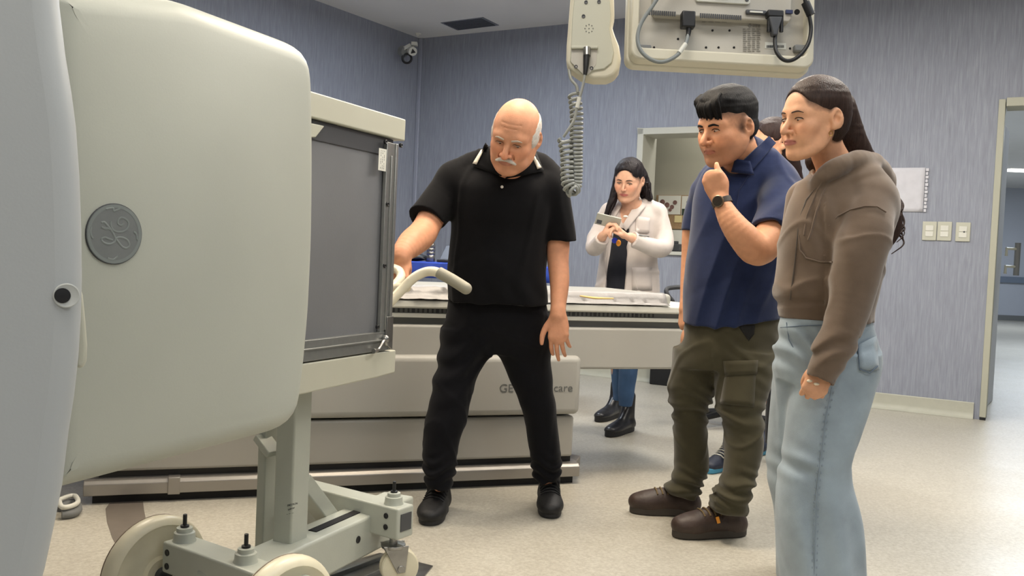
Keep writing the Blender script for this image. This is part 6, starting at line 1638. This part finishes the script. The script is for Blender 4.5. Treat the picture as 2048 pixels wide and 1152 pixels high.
# ================================================================ WOMAN IN THE LAB COAT
def lab_woman():
    pr = person(1250, 700, 5.25, 'young woman in a white lab coat looking down at the phone in her hands')
    hg = head_group(fold=.3, jr=.018, smile=.0022, jaw=.93, nose=.88, brow=.6, fat=.003, mouth=.95)
    H = Loc(hg, P(1257, 361, 5.15), head_frame(24, 17, -4), .99)
    body = Group(.03); body.add(H, .02)
    body.add(ch([(1262, 378, 5.17, 18), (1262, 396, 5.20, 18), (1262, 412, 5.23, 24)]), .025)
    torso = [(402, 1242, 1292, 5.27, .05), (412, 1222, 1314, 5.27, .075), (430, 1212, 1324, 5.27, .10), (455, 1207, 1322, 5.27, .115), (485, 1204, 1314, 5.27, .115), (520, 1200, 1312, 5.27, .11), (575, 1193, 1318, 5.27, .12), (640, 1190, 1316, 5.28, .13), (700, 1190, 1314, 5.28, .13)]
    chest = [(a, b_+14, c-14, d, h*.82) for a, b_, c, d, h in torso[:8]]
    body.add(Loft(chest, 0), .03)
    armR = [(1222, 428, 5.25, 15), (1200, 465, 5.20, 14), (1190, 496, 5.12, 13), (1200, 482, 5.03, 11), (1206, 470, 4.97, 8.5)]
    armL = [(1312, 430, 5.25, 15), (1326, 470, 5.20, 14), (1326, 496, 5.12, 13), (1290, 488, 5.02, 12), (1260, 474, 4.96, 9)]
    body.add(ch(armR), .02); body.add(ch(armL), .02)
    body.add(hand_items((.45, -.3, .8), (.35, -.15, -.4), (-.3, -.2, .4), P(1205, 473, 4.97), .86, curl=(45, 50, 52, 50), wr=.022, thumb_pts=((.02, .02, .01), (.045, .032, .02), (.072, .030, .03), (.095, .022, .034))), .010)
    body.add(hand_items((-.85, -.2, .55), (-.1, -.1, -.6), (.1, -.4, .8), P(1254, 474, 4.96), .86, curl=(40, 46, 48, 50), wr=.022, thumb_pts=((.02, .02, .01), (.045, .032, .02), (.072, .030, .03), (.095, .022, .034))), .010)
    body.add(Chain([P(1230, 660, 5.30), P(1234, 740, 5.33), P(1235, 775, 5.35)], [.05, .035, .02]), .02)
    body.add(Chain([P(1270, 660, 5.26), P(1256, 750, 5.22), P(1252, 790, 5.20)], [.05, .035, .02]), .02)
    hh = Group(.012); e = Group(.02)
    e.add(Ell((0, -.018, .044), (.083, .105, .088)), .02); e.add(Ell((0, -.04, -.01), (.082, .07, .09)), .02); hh.add(e)
    hh.add(Ell((0, .106, .008), (.066, .062, .078)), .008, 's'); hh.add(Ell((0, .10, -.055), (.085, .06, .085)), .008, 's')
    hh.add(Ell((-.085, .0, -.005), (.018, .020, .030)), .006, 's'); hh.add(Half((0, 0, -.10), (0, 0, -1)), .01, 'i')
    sk = skin_mat('skin_lab_woman')
    b = sdf_mesh('body', body, sk, pr, .0036, color=skin_colors(H, (214, 168, 142), (176, 104, 98), .08, hair=hh, hcol=(50, 38, 36), hw=.005), smooth=1)
    hm = hair_mat('dark_brown_hair', (30, 25, 28), noise_=.3, rough=.5)
    face_parts(H, hg, b, hm, .0022, gaze=(0, -.004), open_=.5, lashr=.0016)
    G = Group(.02); G.add(Loc(hh, H.o, H.R, H.s), .02)
    G.add(ch([(1284, 345, 5.20, 9), (1291, 370, 5.22, 11), (1294, 385, 5.22, 9), (1300, 396, 5.22, 6)]), .02)
    G.add(ch([(1236, 350, 5.18, 7), (1230, 378, 5.17, 8), (1226, 400, 5.16, 9), (1218, 418, 5.15, 7), (1210, 432, 5.15, 4)]), .02)
    G.add(ch([(1282, 370, 5.24, 10), (1278, 395, 5.27, 12), (1270, 400, 5.30, 14)]), .02)
    hair = sdf_mesh('hair', G, hm, b, .0036, disp=lambda X: noise(X*np.array([1, 1, .3], np.float32), 260, 5)*.003)
    cms = [MB(), MB()]; rb = random.Random(5)
    for k in range(9):
        cm = cms[k % 2]; x0, y0 = (1226+rb.random()*6, 385) if k % 2 else (1290+rb.random()*8, 365)
        pts = []
        for j in range(9):
            t = j/8; pts.append(P(x0+(-14 if k % 2 else 6)*t+1.5*math.sin(t*6+k), y0+(50 if k % 2 else 32)*t, 5.13+.01*math.cos(t*6+k)))
        cm.tube(pts, [.007*(1-.7*j/8) for j in range(9)], n=6, smooth=2)
    for cm in cms: cm.build('curls', hm, hair, angle=80)
    # black top
    bt = cloth_mat('black_top', (34, 36, 44))
    tg = Group(.02); tg.add(Loft([(a, b_+12, c-12, d, h*.86) for a, b_, c, d, h in torso[2:]], 0), .02)
    tg.add(Ell(P(1256, 422, 5.16), (.075, .14, .075)), .01, 's')
    topm = sdf_mesh('black_top', tg, bt, pr, .005, disp=lambda X: noise(X, 20, 3)*.003)
    # white coat, open in front
    wc = cloth_mat('white_coat', (196, 188, 184), noise_=.05, nscale=18, sheen=.1)
    co = Group(.03); rows = torso+[(745, 1190, 1312, 5.28, .13)]
    co.add(Loft(rows[:-1], .004), .03)
    co.add(ch([(1240, 408, 5.26, 10), (1224, 422, 5.26, 15)], grow=.004), .03); co.add(ch([(1290, 406, 5.26, 10), (1312, 424, 5.26, 17)], grow=.004), .03)
    co.add(And(ch([(1220, 428, 5.25, 19), (1199, 465, 5.20, 19), (1188, 496, 5.12, 18), (1198, 486, 5.05, 16), (1204, 476, 5.00, 14)]), Half(P(1203, 479, 4.99), P(1206, 470, 4.97)-P(1190, 496, 5.12))), .02)
    co.add(And(ch([(1314, 430, 5.25, 20), (1327, 470, 5.20, 20), (1326, 497, 5.12, 19), (1292, 490, 5.03, 17), (1262, 477, 4.97, 15)]), Half(P(1266, 479, 4.97), P(1254, 474, 4.96)-P(1292, 490, 5.02))), .02)
    solid = Group(.03); solid.it = list(co.it); solid.lo = co.lo; solid.hi = co.hi
    # front opening: a wedge running down from the neck
    xa = P(1208, 520, 5.1).x; xb = P(1245, 520, 5.1).x
    op = Group(.004)
    op.add(And(Ell(P(1226, 560, 5.08), (.5, .14, .6)), Half((xa, 0, 0), (-1, 0, .03)), Half((xb, 0, 0), (1, 0, -.03)), Half(P(1230, 455, 5), (0, 0, 1))), 0)
    co.add(op, .006, 's')
    nk = Chain([P(1262, 392, 5.14), P(1258, 420, 5.12), P(1240, 452, 5.10), P(1228, 478, 5.10)], [.075, .062, .045, .045], (0, 1, 0), .6)
    co.add(nk, .006, 's')
    co.add(And(ch([(1198, 486, 5.05, 11.5), (1206, 468, 4.96, 11)]), Half(P(1200, 483, 5.03), (0, 1, 0))), .004, 's') if False else None
    coat = sdf_mesh('lab_coat', co, wc, pr, .0042, disp=lambda X: noise(X*np.array([1.4, 1, .7], np.float32), 22, 9)*.007+ridges(X, 14, .005, 63))
    patch('lapel', solid, [(1279, 394), (1292, 412), (1252, 462), (1244, 452)], 6, 8, .008, .005, wc, coat, 4.7, 5.6, 5.15)
    patch('lapel', solid, [(1236, 402), (1246, 408), (1214, 462), (1212, 448)], 6, 8, .008, .005, wc, coat, 4.7, 5.6, 5.15)
    patch('coat_pocket', solid, [(1264, 535), (1304, 535), (1304, 580), (1264, 580)], 4, 4, .004, .003, wc, coat, 4.7, 5.6, 5.15)
    patch('chest_pocket', solid, [(1272, 432), (1300, 436), (1298, 466), (1272, 466)], 4, 4, .003, .003, wc, coat, 4.7, 5.6, 5.15)
    seam('pocket_line', solid, [(1278, 470), (1298, 473)], .003, M['cable'], coat, .002, d0=4.7)
    # jeans and boots
    jn = mat('dark_denim', (58, 88, 126), .85, noise=.12, nscale=12, bump=.3, bscale=300)
    tr = Group(.015)
    tr.add(Loft([(640, 1216, 1246, 5.32, .07), (700, 1220, 1247, 5.33, .07), (741, 1222, 1247, 5.34, .062), (778, 1226, 1245, 5.36, .052), (800, 1227, 1243, 5.37, .048)]), .01)
    tr.add(Loft([(640, 1246, 1290, 5.24, .08), (700, 1242, 1282, 5.23, .078), (741, 1238, 1275, 5.22, .07), (778, 1237, 1270, 5.21, .06), (812, 1238, 1264, 5.20, .052)]), .01)
    sdf_mesh('jeans', tr, jn, pr, .005, disp=lambda X: noise(X, 30, 6)*.004)
    bm_ = mat('black_boot', (24, 24, 28), .35, bump=.2, bscale=60); bs_ = mat('black_boot_sole', (22, 22, 24), .6)
    hA = Z(1264, 860); tA_ = Z(1215, 868); shoe(pr, (hA.x, hA.y), (tA_.x-.01, tA_.y-.10), bm_, bs_, .048, high=.11, sole=.045, name='boot')
    hB = Z(1236, 832); tB_ = Z(1192, 840); shoe(pr, (hB.x+.01, hB.y+.02), (tB_.x, tB_.y-.08), bm_, bs_, .048, high=.11, sole=.045, name='boot')
    # things hung on the coat
    m = MB(); c = P(1229, 481, 5.02); m.cyl(c, c+Vector((0, -.012, 0)), .016, n=20); m.build('badge_reel', M['bluep'], coat)
    m = MB(); c = P(1237, 486, 5.01); m.ball(c, .014, .007, .018); m.build('charm', M['orange'], coat)
    m = MB(); c = P(1251, 433, 5.08); m.ball(c, .014, .008, .007); m.build('brooch', mat('pearl', (232, 226, 214), .25), coat)
    # phone (held)
    c = P(1216, 442, 4.93); u = (P(1240, 446, 4.93)-P(1199, 436, 4.93)).normalized(); nrm = Vector((.05, -.75, -.55)).normalized(); nrm = (nrm-u*nrm.dot(u)).normalized(); v = u.cross(nrm)
    ph = thing('mobile_phone', tuple(c), 'pale grey mobile phone held in both hands of the lab coat woman', 'phone')
    m = MB(); m.box(c, u, v, nrm, .068, .036, .0045); m.build('phone_case', mat('phone_case', (160, 160, 150), .4), ph, bevel=.003)
    m = MB(); m.box(c-nrm*.0048, u, v, nrm, .064, .033, .0004); m.build('screen', M['black'], ph)
    m = MB(); m.box(c+nrm*.005-u*.045+v*.015, u, v, nrm, .014, .012, .001); m.build('camera_bump', M['darkgrey'], ph, bevel=.0008)
def hidden_woman():
    pr = person(1530, 700, 4.5, 'person with long brown hair and dark clothes, mostly hidden behind the navy polo man')
    hg = head_group(jaw=.93, fat=.0)
    H = Loc(hg, P(1542, 290, 4.45), head_frame(75, 5, 0), 1.05)
    body = Group(.03); body.add(H, .02); body.add(ch([(1546, 310, 4.46, 22), (1550, 345, 4.50, 26)]), .02)
    torso = [(350, 1518, 1590, 4.52, .06), (366, 1500, 1612, 4.52, .09), (400, 1496, 1616, 4.52, .11), (470, 1500, 1608, 4.52, .12), (560, 1496, 1602, 4.52, .12), (640, 1496, 1600, 4.52, .12)]
    body.add(Loft(torso, -.02), .03)
    armA = [(1505, 385, 4.42, 17), (1495, 460, 4.40, 15), (1500, 540, 4.40, 12), (1502, 600, 4.38, 9)]; armB = [(1605, 385, 4.62, 17), (1605, 470, 4.62, 15), (1600, 540, 4.6, 12), (1590, 600, 4.58, 9)]
    body.add(ch(armA), .02); body.add(ch(armB), .02)
    for a, z_ in ((armA, 4.38), (armB, 4.58)): body.add(hand_items((0, 0, -1), (1, .2, 0), (0, -1, 0), P(a[-1][0], a[-1][1]+4, z_), .85, curl=(25, 28, 30, 32), wr=.022), .01)
    body.add(Chain([P(1520, 640, 4.5), P(1480, 800, 4.42), P(1462, 905, 4.38)], [.08, .05, .03]), .03); body.add(Chain([P(1570, 640, 4.54), P(1552, 780, 4.6), P(1546, 880, 4.64)], [.08, .05, .03]), .03)
    b = sdf_mesh('body', body, skin_mat('skin_hidden'), pr, .005, color=skin_colors(H, (205, 155, 125), (160, 96, 92)))
    hm = hair_mat('hair_hidden', (46, 32, 30), noise_=.3, rough=.5)
    face_parts(H, hg, b, hm, .003)
    hh = Group(.012); e = Group(.02); e.add(Ell((0, -.018, .044), (.083, .105, .088)), .02); e.add(Ell((0, -.04, -.01), (.080, .07, .09)), .02); hh.add(e)
    hh.add(Ell((0, .106, .008), (.066, .062, .078)), .008, 's'); hh.add(Ell((0, .10, -.055), (.085, .06, .085)), .008, 's')
    G = Group(.02); G.add(Loc(hh, H.o, H.R, H.s), .02); G.add(ch([(1560, 290, 4.46, 26), (1574, 330, 4.50, 26), (1582, 370, 4.54, 24), (1586, 420, 4.58, 18)]), .03)
    sdf_mesh('hair', G, hm, b, .005, disp=lambda X: noise(X*np.array([1, 1, .3], np.float32), 230, 5)*.003)
    dk = cloth_mat('dark_jacket', (30, 32, 42)); tg = Group(.03); tg.add(Loft(torso, .008), .03)
    for a in (armA, armB): tg.add(ch(a[:-1]+[(a[-1][0], a[-1][1]-8, a[-1][2], a[-1][3])], grow=.014), .02)
    sdf_mesh('jacket', tg, dk, pr, .006, disp=lambda X: noise(X, 20, 3)*.006)
    tr = Group(.03); tr.add(Loft([(620, 1498, 1598, 4.52, .12), (680, 1498, 1594, 4.52, .12)]), .03)
    tr.add(Loft([(670, 1496, 1545, 4.50, .09), (780, 1466, 1510, 4.44, .08), (860, 1450, 1488, 4.40, .07), (900, 1446, 1478, 4.38, .06)]), .03)
    tr.add(Loft([(670, 1545, 1592, 4.54, .09), (780, 1536, 1574, 4.58, .08), (850, 1532, 1564, 4.62, .07), (888, 1532, 1560, 4.64, .06)]), .03)
    sdf_mesh('trousers', tr, cloth_mat('dark_trousers', (28, 32, 44)), pr, .006)
    nv = mat('navy_trainer', (26, 34, 52), .6, bump=.2, bscale=200); cy = mat('trainer_sole', (60, 130, 160), .6)
    hA = Z(1468, 928); tA_ = Z(1412, 946); shoe(pr, (hA.x, hA.y), (tA_.x, tA_.y-.02), nv, cy, .046, high=.02, sole=.026, lace=M['white'])
    hB = Z(1552, 908); shoe(pr, (hB.x+.02, hB.y+.1), (hB.x-.16, hB.y-.08), nv, cy, .046, high=.02, sole=.026)
lab_woman(); hidden_woman()
